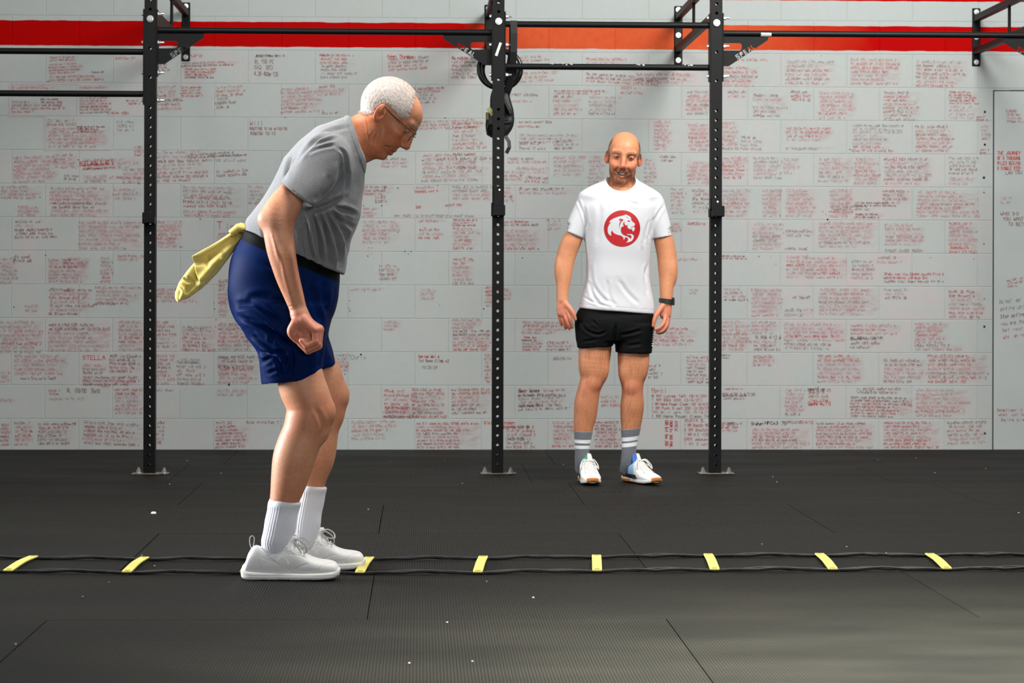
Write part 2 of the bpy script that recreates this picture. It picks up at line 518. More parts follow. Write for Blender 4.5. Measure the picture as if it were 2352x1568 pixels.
_bm = {}
def block_mesh(wd, ht):
    k = (round(wd, 3), round(ht, 3))
    if k not in _bm:
        j = 0.0006; d = YW - YF; b_ = 0.0030
        x0, x1 = -wd/2 + j, wd/2 - j; z0, z1 = -ht/2 + j, ht/2 - j
        v = [(x0,d,z0),(x1,d,z0),(x1,d,z1),(x0,d,z1),(x0+b_,0,z0+b_),(x1-b_,0,z0+b_),(x1-b_,0,z1-b_),(x0+b_,0,z1-b_)]
        f = [(4,5,6,7),(0,1,5,4),(1,2,6,5),(2,3,7,6),(3,0,4,7)]
        me = bpy.data.meshes.new('concrete_block'); me.from_pydata(v, [], f); me.materials.append(M_wall)
        _bm[k] = me
    return _bm[k]
xa, xb = at(-60, 600, YF)[0], at(2420, 600, YF)[0]
tint_seed = random.Random(3)
def tint_for(px, py):
    """how pink the wiped residue is, read off the photograph in broad zones"""
    base = 0.30
    if 790 < px < 1290 and 580 < py < 890: base = 0.10
    if px < 1150 and 270 < py < 350: base = 0.12
    if 350 < px < 660 and 850 < py < 960: base = 0.06
    if py < 118: base = 0.0
    if px > 1650 and 340 < py < 860: base = 0.42
    if px < 330 and 340 < py < 600: base = 0.42
    if 560 < px < 860 and py < 420: base = 0.10
    return base
for r in range(-1, 14):
    z0 = z_j + (r - 1) * BH if r > 0 else z_j - BH
    if r == -1: continue
    z0 = z_j + (r - 1) * BH
    z1 = z0 + BH
    if r == 0: z0 = z_j - BH; z1 = z_j
    else: z0 = z_j + (r - 1) * BH; z1 = z0 + BH
    off = 0.0 if r % 2 == 0 else BW / 2
    n0 = int((xa - x_j - off) // BW)
    x = x_j + off + n0 * BW
    while x < xb:
        x0, x1 = x, x + BW; x += BW
        zz0, zz1 = z0, z1
        if zz0 < door_z and x1 > door_x:
            if zz1 > door_z and x0 >= door_x: zz0 = door_z
            elif zz1 > door_z: pass
            elif x0 >= door_x: continue
            else: x1 = door_x
            if zz1 > door_z and x0 < door_x < x1: x1 = door_x
            if x1 - x0 < 0.02 or zz1 - zz0 < 0.01: continue
        o = link('concrete_block', block_mesh(x1 - x0, zz1 - zz0), wall)
        o.location = ((x0 + x1) / 2, YF, (zz0 + zz1) / 2)
        pc = ((o.location.x / YF - math.tan(YAW)) * FPX + CX, HY - (o.location.z - 1) * FPX / YF)
        t = tint_for(*pc) * tint_seed.uniform(0.1, 1.7)
        o.color = (min(t, 1), 0, 0, 1)
# gap filler above the door where a course was cut
mdoor = MB().box((door_x + 0.006, YF + 0.0005, 0.0), (xb + 0.5, YW + 0.01, door_z - 0.006))
door = link('door_1', mdoor.build('door_1'), None, None)
door['kind'] = 'structure'; door['label'] = 'flush grey painted door at the right end of the block wall'
M_door = mat('painted_door', lin(192, 198, 196), rough=0.6, spec=0.1, noise=0.05, nscale=3, bump=0.15, bscale=90)
door.data.materials.append(M_door)
mg = MB(); mg.box((door_x, YF + 0.003, 0), (door_x + 0.006, YW, door_z)); mg.box((door_x, YF + 0.003, door_z - 0.006), (xb + .5, YW, door_z))
link('door_gap', mg.build('door_gap'), door, M_dark)

# drilled holes in the wall
M_hole = mat('drilled_hole', lin(28, 28, 26), rough=0.9)
hb = MB()
for (hx, hy, hr) in [(2262,257,5),(2262,332,5),(2260,408,5.5),(2260,442,3),(2260,560,3),(2261,750,5),(2261,686,2.6),(2262,995,5),(2264,866,2),(2264,870,2),
    (1901,504,3.8),(1890,486,2),(1905,486,2),(1897,493,1.6),(1743,589,2.4),(1782,607,1.6),(457,492,2.6),(460,503,2.6),(526,883,4.5),(180,367,2.6),
    (92,453,2.4),(190,438,2.2),(320,421,3),(105,586,2.6),(32,705,2.6),(110,187,2.4),(51,986,3),(655,270,2),(883,432,2.6),(914,432,2.8),(970,432,2.4),
    (835,472,2.2),(877,472,2.6),(834,530,2.2),(877,529,1.8),(879,534,2.4),(914,533,2.2),(847,569,2),(854,569,2),(845,588,2.4),(852,583,1.6),
    (930,577,2.6),(944,577,2.4),(938,583,1.8),(803,690,2),(802,708,2),(804,714,2.4),(829,814,4),(1010,701,1.8),(1111,709,3),(1200,568,2.6),(1200,592,2.4),
    (2137,592,2),(2236,595,2),(1023,271,2.4),(492,695,1.8),(493,709,2.4),(496,734,2.2),(1887,128,1.6),(1952,343,2.6),(1847,445,1.4),(1768,538,1.6),
    (1800,535,1.8),(1770,591,1.6),(1834,345,1.6)]:
    p = at(hx, hy, YF); rr = hr / 377 * 0.55; n = 8
    v = [(p[0] + rr*math.cos(2*math.pi*k/n), YF - 0.0008, p[2] + rr*math.sin(2*math.pi*k/n)*1.1) for k in range(n)]
    hb.add(v, [tuple(range(n))[::-1]][:1])
ho = link('drilled_holes', hb.build('drilled_holes'), wall, M_hole); ho['kind'] = 'stuff'

# ================================================================== floor mats
def floor_material():
    m = bpy.data.materials.new('ribbed_rubber'); m.use_nodes = True
    nt = m.node_tree; N = nt.nodes; L = nt.links; b = N['Principled BSDF']
    g = N.new('ShaderNodeNewGeometry'); sp = N.new('ShaderNodeSeparateXYZ'); L.new(g.outputs['Position'], sp.inputs[0])
    a = N.new('ShaderNodeMath'); a.operation = 'MULTIPLY'; a.inputs[1].default_value = 2*math.pi/0.0088
    L.new(sp.outputs['X'], a.inputs[0])
    s = N.new('ShaderNodeMath'); s.operation = 'SINE'; L.new(a.outputs[0], s.inputs[0])
    n = N.new('ShaderNodeTexNoise'); n.inputs['Scale'].default_value = 1.6; n.inputs['Detail'].default_value = 6
    mp = N.new('ShaderNodeMapping'); mp.inputs['Scale'].default_value = (0.7, 1.6, 1); L.new(g.outputs['Position'], mp.inputs[0]); L.new(mp.outputs[0], n.inputs['Vector'])
    n2 = N.new('ShaderNodeTexNoise'); n2.inputs['Scale'].default_value = 90; n2.inputs['Detail'].default_value = 3; L.new(g.outputs['Position'], n2.inputs['Vector'])
    oi = N.new('ShaderNodeObjectInfo')
    mr = N.new('ShaderNodeMapRange'); mr.inputs['From Min'].default_value = 0.3; mr.inputs['From Max'].default_value = 0.7
    L.new(n.outputs['Fac'], mr.inputs['Value'])
    mx = N.new('ShaderNodeMix'); mx.data_type = 'RGBA'; mx.inputs[6].default_value = (*lin(19, 19, 16), 1); mx.inputs[7].default_value = (*lin(34, 33, 28), 1)
    L.new(mr.outputs[0], mx.inputs[0])
    # base colour is darker in the grooves between the ribs
    gr = N.new('ShaderNodeMapRange'); gr.inputs['From Min'].default_value = -1; gr.inputs['From Max'].default_value = 0.6
    gr.inputs['To Min'].default_value = 0.38; gr.inputs['To Max'].default_value = 1.08; L.new(s.outputs[0], gr.inputs['Value'])
    v = N.new('ShaderNodeVectorMath'); v.operation = 'SCALE'; L.new(mx.outputs[2], v.inputs[0]); L.new(gr.outputs[0], v.inputs['Scale'])
    v2 = N.new('ShaderNodeVectorMath'); v2.operation = 'SCALE'; L.new(v.outputs[0], v2.inputs[0])
    mr2 = N.new('ShaderNodeMapRange'); mr2.inputs['To Min'].default_value = 0.88; mr2.inputs['To Max'].default_value = 1.12
    L.new(oi.outputs['Random'], mr2.inputs['Value']); L.new(mr2.outputs[0], v2.inputs['Scale'])
    L.new(v2.outputs[0], b.inputs['Base Color'])
    b.inputs['Specular IOR Level'].default_value = 0.12
    mr3 = N.new('ShaderNodeMapRange'); mr3.inputs['From Min'].default_value = 0.3; mr3.inputs['From Max'].default_value = 0.7
    mr3.inputs['To Min'].default_value = 0.52; mr3.inputs['To Max'].default_value = 0.68
    L.new(n.outputs['Fac'], mr3.inputs['Value']); L.new(mr3.outputs[0], b.inputs['Roughness'])
    ad = N.new('ShaderNodeMath'); ad.operation = 'MULTIPLY_ADD'; L.new(n2.outputs['Fac'], ad.inputs[0]); ad.inputs[1].default_value = 0.4; L.new(s.outputs[0], ad.inputs[2])
    bp = N.new('ShaderNodeBump'); bp.inputs['Strength'].default_value = 0.8; bp.inputs['Distance'].default_value = 0.0014
    L.new(ad.outputs[0], bp.inputs['Height']); L.new(bp.outputs[0], b.inputs['Normal'])
    return m
M_mat = floor_material()
M_slab = mat('concrete_slab', lin(24, 24, 22), rough=0.9)
floor = link('floor', MB().box((-6.5, 2.0, -0.08), (7.5, YW + 0.2, -0.019)).build('floor'), None, M_slab)
floor['kind'] = 'structure'; floor['label'] = 'black ribbed rubber mat floor of the gym'
MWd, MDp = 1.85, 1.22
rows = [(4.61, (1100, 1650)), (5.83, (1586, 1496)), (7.05, (2171, 1370)), (8.27, (1450, 1260)), (9.49, (1863, 1190)), (10.71, (1322, 1130)), (11.93, (2000, 1085)), (13.15, (1265, 1052))]
_mm = {}
def mat_mesh(wd, dp):
    k = (round(wd, 3), round(dp, 3))
    if k not in _mm:
        me = MB().box((-wd/2 + .0012, -dp/2 + .0012, -.019), (wd/2 - .0012, dp/2 - .0012, 0), bev=0.0012).build('rubber_mat')
        me.materials.append(M_mat); _mm[k] = me
    return _mm[k]
for i, (y0, ref) in enumerate(rows):
    y1 = min(y0 + MDp, YW)
    p = on_floor(*ref); x = p[0] - MWd * (4 + int((p[0] + 5) / MWd) - 3)
    x = p[0] - MWd * math.ceil((p[0] + 4.6) / MWd)
    while x < 5.4:
        o = link('rubber_mat', mat_mesh(MWd, y1 - y0), floor)
        o.location = (x + MWd/2, (y0 + y1)/2, rnd.uniform(-0.0012, 0)); x += MWd

# ================================================================== marker writing on the wall
GL = {'A':'00 36 60|13 53','B':'00 06 45 33 03|33 52 40 00','C':'65 36 04 02 30 61','D':'00 06 44 42 00','E':'60 00 06 66|03 43','F':'00 06 66|03 43',
 'G':'65 36 04 02 30 62 32','H':'00 06|60 66|03 63','I':'30 36','J':'66 61 30 01','K':'00 06|66 03 60','L':'06 00 60','M':'00 06 33 66 60','N':'00 06 60 66',
 'O':'30 02 04 36 64 62 30','P':'00 06 55 43 03','Q':'30 02 04 36 64 62 30|32 60','R':'00 06 55 43 03|33 60','S':'65 36 04 33 62 30 01','T':'30 36|06 66',
 'U':'06 01 30 61 66','V':'06 30 66','W':'06 10 33 50 66','X':'00 66|06 60','Y':'30 33 06|33 66','Z':'06 66 00 60','0':'30 02 04 36 64 62 30','1':'14 36 30',
 '2':'05 36 64 00 60','3':'05 36 54 33 52 30 01','4':'50 56 02 62','5':'66 06 03 53 52 30 00','6':'56 03 01 30 52 43 02','7':'06 66 20','8':'33 05 36 65 33 01 30 61 33',
 '9':'10 63 65 36 04 33 63','/':'00 66','-':'13 53','.':'20 21','?':'05 36 64 32|30 31',':':'21 22|24 25','(':'56 34 32 50',')':'16 34 32 10','|':'30 36','=':'12 52|14 54',
 '+':'13 53|31 35','!':'30 31|33 36',',':'20 10','a':'53 14 02 10 52 53 50','e':'02 52 44 13 02 10 50','i':'30 34|35 36','l':'30 36','n':'00 04|03 34 52 50','r':'00 04|03 34 53',
 'y':'04 22|54 11','o':'30 02 24 52 30','h':'00 06|03 34 50','t':'46 21 40|14 54','s':'54 13 52 10','d':'56 50|53 12 10 52','w':'04 10 32 50 64','g':'53 14 12 52|54 51 20',
 'u':'04 01 30 51|54 50','c':'53 14 02 10 51','m':'00 04 33 30|33 64 60','k':'00 06|54 02 50','v':'04 20 54','b':'06 00 40 53 03','p':'04 00|04 44 52 02','x':'00 54|04 50'}
GL = {k: [[(int(p[0])/6, int(p[1])/6) for p in s.split()] for s in v.split('|')] for k, v in GL.items()}
INK = {}
for k_, c_ in {'r':(204,84,80),'R':(214,44,36),'o':(214,112,92),'b':(150,88,80),'p':(214,138,140),'f':(204,160,162),'g':(156,142,138),'k':(24,34,34),'w':(214,216,214),'d':(112,60,56)}.items():
    if k_ not in 'Rkw': c_ = tuple(int(v*.74 + w_*.26) for v, w_ in zip(c_, (184, 188, 188)))
    INK[k_] = mat('marker_ink_' + {'r':'red','R':'bright_red','o':'orange_red','b':'brick','p':'pink','f':'faded_pink','g':'faded_brown','k':'black','w':'chalk_white','d':'dark_red'}[k_], lin(*c_), rough=0.5, noise=0.12, nscale=60)
def smudge_material():
    m = bpy.data.materials.new('wiped_marker'); m.use_nodes = True; nt = m.node_tree; N = nt.nodes; L = nt.links
    b = N['Principled BSDF']; b.inputs['Base Color'].default_value = (*lin(218, 160, 164), 1); b.inputs['Roughness'].default_value = 0.6
    b.inputs['Specular IOR Level'].default_value = 0.2
    a = N.new('ShaderNodeAttribute'); a.attribute_name = 'Wipe'
    n = N.new('ShaderNodeTexNoise'); n.inputs['Scale'].default_value = 22; n.inputs['Detail'].default_value = 5
    g = N.new('ShaderNodeNewGeometry'); mp = N.new('ShaderNodeMapping'); mp.inputs['Scale'].default_value = (0.7, 1, 2.4)
    L.new(g.outputs['Position'], mp.inputs[0]); L.new(mp.outputs[0], n.inputs['Vector'])
    mr = N.new('ShaderNodeMapRange'); mr.inputs['From Min'].default_value = 0.35; mr.inputs['From Max'].default_value = 0.65; L.new(n.outputs['Fac'], mr.inputs['Value'])
    mu = N.new('ShaderNodeMath'); mu.operation = 'MULTIPLY'; L.new(mr.outputs[0], mu.inputs[0]); L.new(a.outputs['Fac'], mu.inputs[1]); L.new(mu.outputs[0], b.inputs['Alpha'])
    return m
M_wipe = smudge_material()
nr = random.Random(11)
def strokes(mb, x, z, h, wd, glyph, slant, th, mi, jit=0.06):
    for st in glyph:
        pts = [(x + (px + nr.uniform(-jit, jit)) * wd + slant * 0 , z + (py + nr.uniform(-jit, jit)) * h) for px, py in st]
        for (x0, z0), (x1, z1) in zip(pts[:-1], pts[1:]):
            dx, dz = x1 - x0, z1 - z0; l = math.hypot(dx, dz) + 1e-9
            nx, nz = -dz / l * th / 2, dx / l * th / 2; ex, ez = dx / l * th * .3, dz / l * th * .3
            v = [(x0-ex+nx, z0-ez+nz), (x0-ex-nx, z0-ez-nz), (x1+ex-nx, z1+ez-nz), (x1+ex+nx, z1+ez+nz)]
            mb.append((v, mi))
SCR = [GL[c] for c in 'aeinrsuotdlhcmRSKPMBE2537']
def note(x0, y0, x1, y1, n, inks, sl=0.0, wipe=0.0, text=None, dense=1.0, vert=False):
    """one person's list of lifts written in marker; x0..y1 where it stands on the wall"""
    Yn = YF - 0.0012
    a = at(x0, y0, Yn); b = at(x1, y1, Yn)
    W, H = b[0] - a[0], a[2] - b[2]
    quads = []; used = []
    if text is None: n = max(n, int(round(H / .0245)))
    lh = H / n
    def ink(c):
        if c not in used: used.append(c)
        return used.index(c)
    for i in range(n):
        c = inks[i * len(inks) // n]
        mi = ink(c)
        h = lh * 0.66; zb = a[2] - lh * (i + 0.85)
        if text is not None:
            t = text[i] if i < len(text) else ''
            if not t: continue
            wd = min(h * 0.72, W / max(len(t), 1) * 0.78) if not vert else h * .72
            adv = wd * 1.28
            if len(t) * adv > W: adv = W / len(t); wd = adv * .78
            x = 0
            for ch in t:
                if ch in GL: strokes(quads, x, zb, h * (1.0), wd, GL[ch], sl, max(.0030, h*.10), mi, 0.03)
                x += adv
        else:
            h = min(h, .0165); x = nr.uniform(0, .01); end = W * nr.uniform(0.62, 1.0)
            while x < end:
                wl = nr.randint(2, 7)
                for _ in range(wl):
                    wd = h * nr.uniform(.45, .62)
                    strokes(quads, x, zb + nr.uniform(-.001, .001), h * nr.uniform(.8, 1.1), wd, nr.choice(SCR), sl, 0.0021, mi, 0.17)
                    x += wd * 1.3
                    if x > end: break
                x += h * nr.uniform(.5, 1.0) / dense
    V = []; Fc = []; MI = []
    for q, mi in quads:
        k = len(V)
        for (qx, qz) in q: V.append((a[0] + qx, Yn - 0.0003, qz + sl * qx))
        Fc.append((k, k+1, k+2, k+3)); MI.append(mi)
    nw = len(V)
    if wipe > 0:
        gx, gz = max(3, int(W / .035)), max(3, int(H / .03))
        for j in range(gz + 1):
            for i in range(gx + 1):
                V.append((a[0] - .006 + (W + .012) * i / gx, Yn, b[2] + H * j / gz + sl * W * i / gx))
        for j in range(gz):
            for i in range(gx):
                k = nw + j * (gx + 1) + i
                Fc.append((k, k + 1, k + gx + 2, k + gx + 1)); MI.append(len(used))
    if not V: return
    me = bpy.data.meshes.new('marker_note'); me.from_pydata(V, [], Fc); me.polygons.foreach_set('material_index', MI)
    for c in used: me.materials.append(INK[c])
    if wipe > 0:
        me.materials.append(M_wipe)
        at_ = me.attributes.new('Wipe', 'FLOAT', 'POINT'); val = np.zeros(len(V), np.float32)
        k = nw
        for j in range(gz + 1):
            for i in range(gx + 1):
                e = 0 if (i in (0, gx) or j in (0, gz)) else 1
                val[k] = e * wipe * nr.uniform(.3, 1.3); k += 1
        at_.data.foreach_set('value', val)
    o = link('marker_note', me, wall); return o
NOTES = '''
113 128 182 142 2 po .03 .4
110 145 200 172 4 ppop .05 .3
112 172 240 188 2 oo .02 .3
265 128 325 138 1 o .0 0
208 163 250 169 1 b .02 0
22 194 135 206 1 f 0 .5
182 196 250 206 1 p .02 .6
24 230 92 260 4 gpoo 0 .25
92 224 152 252 4 bbrr 0 .2
182 222 255 262 6 pppbrg .03 .35
290 228 326 241 2 rr .03 0
248 254 322 264 1 ro 0 0
108 272 200 290 2 gr 0 .1
175 288 256 304 3 brp 0 .3
108 290 250 340 6 fpfpfp 0 .55
268 275 310 303 3 ggp 0 0
308 334 338 360 3 ror 0 .3
30 358 135 422 7 ppfppff .04 .5
125 350 180 388 4 pppp 0 .4
144 398 180 414 2 gb -.05 0
190 362 330 392 3 fpf .03 .3
190 376 270 392 1 R .06 0
280 384 338 422 4 gprp 0 .4
190 400 250 420 2 pg 0 .5
250 400 290 412 1 r 0 .3
0 425 96 458 3 fff 0 .6
40 470 96 498 3 ppp 0 .4
112 428 256 470 5 fffpp 0 .5
120 462 258 480 2 gb 0 .2
116 478 250 498 2 fp 0 .3
258 430 330 460 3 fff 0 .2
34 504 100 522 2 gf 0 0
34 524 134 549 2 bb .02 0
180 505 335 574 6 ffffff 0 .4
110 592 205 650 7 pprpffp 0 .5
145 590 210 615 2 pp 0 .6
230 588 262 650 6 gffbrr 0 .3
268 583 330 600 1 p 0 .3
28 584 86 602 2 bb -.02 0
0 590 40 652 5 fffff 0 .3
112 660 215 725 7 bprpbpb 0 .3
145 664 160 670 1 R 0 0
218 655 335 700 5 pffpp 0 .35
216 690 284 702 1 b 0 0
56 696 92 718 2 fp 0 .2
0 735 100 812 7 fppfrff 0 .45
110 740 260 808 6 bfffff 0 .4
272 735 335 806 6 ppfrff 0 .45
32 812 160 862 4 pfpp 0 .35
44 862 172 873 1 b 0 .1
0 850 26 880 3 ppp 0 .3
250 812 332 856 5 bbbrb -.02 .3
188 834 250 860 3 pgb 0 .2
188 862 330 886 3 brb 0 .5
230 878 262 890 1 p -.05 .3
0 914 48 924 1 f 0 .3
112 892 140 908 1 p 0 .1
110 908 200 920 1 f 0 .1
262 890 330 952 6 rffppf 0 .35
32 965 75 1024 6 gprrpp 0 .4
86 968 176 1022 6 brgbgb 0 .35
190 964 335 1020 6 grbrpb -.05 .3
0 970 24 1024 5 rprrr 0 .45
360 145 395 165 3 bpg .04 0
416 142 552 156 2 pb .04 .4
422 155 498 181 4 oorb 0 .55
586 124 662 132 1 g .0 0
360 195 420 255 6 pprbop .03 .2
415 198 482 224 4 ooor .03 .1
495 196 586 224 3 por .06 .1
495 222 540 252 3 gbb .08 0
645 200 745 262 6 pppprp .04 .4
730 195 800 222 3 rpp .05 .3
740 255 796 264 1 b .05 0
735 122 822 181 7 orobbgg 0 .15
890 132 986 165 4 bbor .06 .2
946 200 1024 216 2 bo .05 .35
950 214 1012 240 2 gb .05 0
962 276 1118 300 3 ppp .04 .15
1038 278 1120 345 6 opbpor .03 .15
1036 128 1108 182 5 bbogb .0 .1
360 345 490 376 3 ffb .03 .1
430 352 575 366 2 gr .06 0
360 374 480 420 5 pfrbr .03 .2
476 350 590 373 2 gg .0 0
495 390 582 408 2 rb .06 0
418 424 568 452 3 fgp -.03 .2
420 448 560 468 2 rb -.02 .2
420 466 560 478 1 r 0 .3
420 480 548 498 2 pp -.02 .3
570 424 612 470 4 ffgr 0 .2
360 505 420 570 6 ppprpp 0 .5
498 530 548 562 3 ppp 0 .5
355 660 460 695 3 ppp 0 .4
500 640 526 728 6 bbprpp 0 .5
358 735 405 800 4 rrfp 0 .2
418 745 500 806 5 fprbr -.02 .25
500 740 590 806 5 bprgg 0 .35
357 812 405 884 6 prbrpp 0 .15
405 826 478 884 4 grgb -.02 0
500 814 600 882 6 bprrpp 0 .35
357 888 400 900 1 g 0 0
496 892 570 910 2 ff 0 .35
358 965 378 1020 5 rprpr 0 .1
495 965 540 974 1 r 0 0
494 976 574 1030 7 rrrprbr .03 .4
566 964 640 974 1 bR 0 .05
840 350 880 360 1 f 0 0
876 360 940 386 3 gpp 0 .1
968 352 1140 420 7 pbppgpg .03 .2
1040 350 1092 358 1 o 0 0
1050 364 1110 374 1 g 0 0
1050 378 1105 390 1 b .03 0
784 424 905 450 3 bbr 0 .3
860 448 900 468 2 rb .06 0
832 475 870 500 2 pp 0 .25
950 425 1030 445 2 pR .05 .1
905 490 1140 500 1 g 0 .1
1038 424 1140 460 4 ggpp 0 .25
952 470 980 480 1 R 0 0
1020 466 1070 476 1 r .04 .1
832 504 920 560 4 ffpf 0 .35
962 522 1028 550 3 rpR 0 .1
1038 502 1106 520 3 rpr 0 .2
1038 520 1104 574 5 pprpr 0 .3
960 500 1035 512 1 p 0 .25
868 605 915 644 4 pgbg 0 .4
1038 590 1090 655 6 rpfpfb 0 .35
803 656 890 670 1 f 0 .1
964 660 1002 690 2 ff 0 .35
880 735 926 760 2 ff 0 .3
1036 730 1110 756 2 fp 0 .45
1038 755 1134 806 5 bpprR 0 .3
1114 656 1152 705 6 rRrppp 0 .5
770 810 804 862 5 gprrb 0 .3
1112 810 1140 880 6 pprrbr 0 .25
882 892 960 960 7 RrprRrb -.02 .3
945 890 1025 960 8 brgrbgbr 0 .35
880 930 990 960 3 pfb 0 .5
1036 890 1130 952 7 rrppbbb .02 .35
1190 895 1330 945 6 rpgpbb .04 .1
806 965 915 1012 5 pprff .03 .2
955 968 1105 1030 8 rprbprbr 0 .4
1160 975 1235 1030 5 rrfbr 0 .1
1268 965 1330 1028 7 prpprpR 0 .5
1365 965 1425 1028 8 rrbrprpr 0 .5
1192 128 1272 145 2 oo .06 .1
1192 165 1282 192 3 oop .06 .1
1345 130 1440 150 2 of 0 .3
1345 165 1520 190 3 bbo -.05 .2
1168 213 1245 222 1 b 0 0
1168 228 1220 236 1 p 0 0
1270 205 1400 218 2 op 0 .3
1270 216 1340 265 5 bopor 0 .25
1350 218 1430 265 4 fgfb 0 .2
1190 276 1315 284 1 b 0 0
1190 286 1250 294 1 o 0 .3
1190 306 1340 330 3 fgf 0 .2
1190 322 1260 345 2 bb 0 .1
1270 320 1330 345 2 gb .04 .1
1165 360 1262 376 2 gp 0 .1
1155 390 1205 416 3 pop 0 .2
1185 382 1262 400 2 ff 0 .3
1205 402 1262 420 2 br -.05 .1
1270 356 1345 405 4 pgff 0 .3
1350 356 1392 440 4 pfff 0 .3
1190 428 1330 448 2 bf 0 .2
1155 425 1180 465 3 prp 0 .2
1155 505 1240 520 2 rb 0 .1
1155 525 1240 575 4 pffr 0 .4
1255 500 1290 530 2 pp 0 .3
1156 660 1178 690 3 rpp 0 .3
1198 736 1320 768 4 prfp 0 .45
1198 770 1248 806 5 RbpgR 0 .35
1254 782 1325 806 3 rpb 0 .3
1268 815 1325 828 1 g 0 .2
1380 905 1430 935 3 frr 0 .2
1425 195 1480 218 2 oo 0 .1
1460 165 1600 195 3 rbo 0 .3
1500 275 1545 345 6 pppppf 0 .4
1575 205 1640 265 6 gppbog 0 .4
1580 282 1640 348 5 porpp 0 .4
1515 355 1560 372 2 bb 0 .1
1478 362 1510 420 4 ppgp 0 .2
1576 368 1640 425 5 pprpp 0 .4
1590 432 1640 490 6 brbbgp 0 .15
1540 430 1578 492 3 ppf 0 .2
1540 510 1568 534 3 ppr 0 .3
1580 508 1625 518 1 r 0 .4
1555 590 1610 600 1 p 0 .2
1582 662 1605 676 2 pf 0 .2
1500 750 1605 795 5 rpprp 0 .3
1576 815 1632 880 8 rppbbbpb -.03 .2
1488 835 1520 870 3 bbb 0 0
1656 132 1762 142 1 o 0 .1
1658 150 1742 200 5 rrbop 0 .35
1804 136 1918 196 6 ggbobr .0 .3
1952 132 2072 196 6 orrgpo 0 .35
2102 136 2220 200 7 gbbrbpr -.02 .25
1670 205 1722 226 2 bp 0 .1
1728 214 1808 270 6 bpwgbb 0 .3
1816 206 1870 232 3 bRb -.04 .25
1880 208 1970 275 7 ppprprp 0 .35
2028 208 2118 278 8 brbobbbg 0 .3
2178 208 2250 240 5 rrrrp .0 .3
2178 240 2250 275 3 fff .0 .2
2240 265 2275 278 2 rr 0 0
2254 285 2275 322 4 pbgb 0 .1
1655 278 1700 345 6 pfprpb 0 .4
1700 310 1760 345 4 bggg -.03 .1
1804 290 1915 325 4 rrrf 0 .4
1804 335 1915 346 1 g 0 .2
1956 284 2075 300 1 g 0 .1
1956 298 2050 350 5 fgfrr 0 .3
2102 286 2190 350 7 bpbrprr 0 .3
2250 340 2275 354 2 rb 0 0
1655 358 1722 412 6 pporpr 0 .5
1730 358 1800 412 4 gffg 0 .25
1798 360 1835 400 3 fpf 0 .3
1878 360 1960 420 5 pfrgf 0 .35
1960 360 2022 425 5 pprpp 0 .45
2030 360 2140 425 7 bfbggbp 0 .3
2178 358 2252 402 4 ggbb 0 .15
2178 404 2245 426 2 pf 0 .35
1655 432 1725 500 6 fprprp 0 .4
1750 432 1795 500 5 pppfp 0 .5
1804 432 1875 500 5 ffpff 0 .5
1905 432 1960 500 5 ffprf 0 .5
1910 470 2020 484 2 gg 0 .2
1960 462 2065 475 2 bb 0 .2
2026 434 2098 470 4 bbbo 0 .25
1962 488 2035 502 2 bb 0 .3
2104 436 2250 500 5 pprpp 0 .35
1728 510 1800 575 5 ffgff 0 .5
1802 525 1872 545 2 bg 0 .3
1800 565 1860 576 1 b 0 0
1880 508 2015 570 5 pffgf 0 .45
2032 512 2125 565 4 pwpf 0 .5
2032 570 2132 580 1 b 0 .05
2178 508 2246 582 8 rpgpppRr 0 .45
1656 585 1740 596 2 bo 0 0
1805 585 1860 640 4 pRff 0 .4
1850 588 1950 640 4 pprf 0 .25
1955 595 2010 642 4 gbgp 0 .15
2014 586 2085 606 2 bp 0 .1
2030 625 2170 650 2 Rb 0 .1
1660 660 1720 692 4 fppb 0 .15
1725 660 1800 728 6 fpfffp 0 .55
1820 676 1872 688 1 b 0 .1
1800 705 1872 728 2 gg 0 .25
1880 660 2020 725 6 ppgfpf 0 .45
2030 660 2085 688 3 gfb 0 .1
2178 664 2262 732 6 bfgprb 0 .2
1655 735 1730 806 6 pprprp 0 .3
1725 735 1795 768 3 ppf 0 .35
1730 780 1795 806 3 prb 0 .2
1800 740 1945 785 4 fpRp 0 .4
1800 784 1910 802 2 bg -.03 .2
1952 742 2070 770 3 prp 0 .35
1952 772 2032 802 3 bbb 0 .2
2100 738 2180 790 5 pprpp 0 .5
2100 788 2220 806 2 bp 0 .2
1656 812 1680 824 2 bg 0 0
1728 814 1785 842 3 rpr 0 .35
1876 812 1985 880 5 rffrf 0 .45
2030 822 2130 880 5 bppgb 0 .3
2130 812 2270 880 7 rbrpgrR 0 .45
1660 890 1722 895 1 p 0 0
1660 905 1735 918 2 bg 0 .05
1802 890 1850 955 6 ffpppb 0 .3
1856 888 1912 932 4 brRR -.0 .05
1980 888 2100 905 2 bb 0 .15
1952 908 2100 958 7 bbrbrrb -.02 .5
2102 890 2225 958 6 fppprp 0 .4
1655 968 1705 992 3 rRp 0 .1
1726 982 1860 1030 6 pprbpp .0 .35
1874 968 2010 1030 8 brprrprp .0 .4
2028 966 2160 1030 8 rrprprRr 0 .45
2175 966 2275 1022 6 brrrpp .03 .1
2310 250 2352 282 4 rrpp -.02 .1
2296 450 2330 470 2 pp .05 0
2312 640 2352 662 3 ppp .15 0
'''
for ln in NOTES.strip().splitlines():
    q = ln.split(); x0, y0, x1, y1 = map(float, q[:4])
    note(x0, y0, x1, y1, int(q[4]), q[5], float(q[6]) if len(q) > 6 else 0, float(q[7]) * 0.75 if len(q) > 7 else 0)
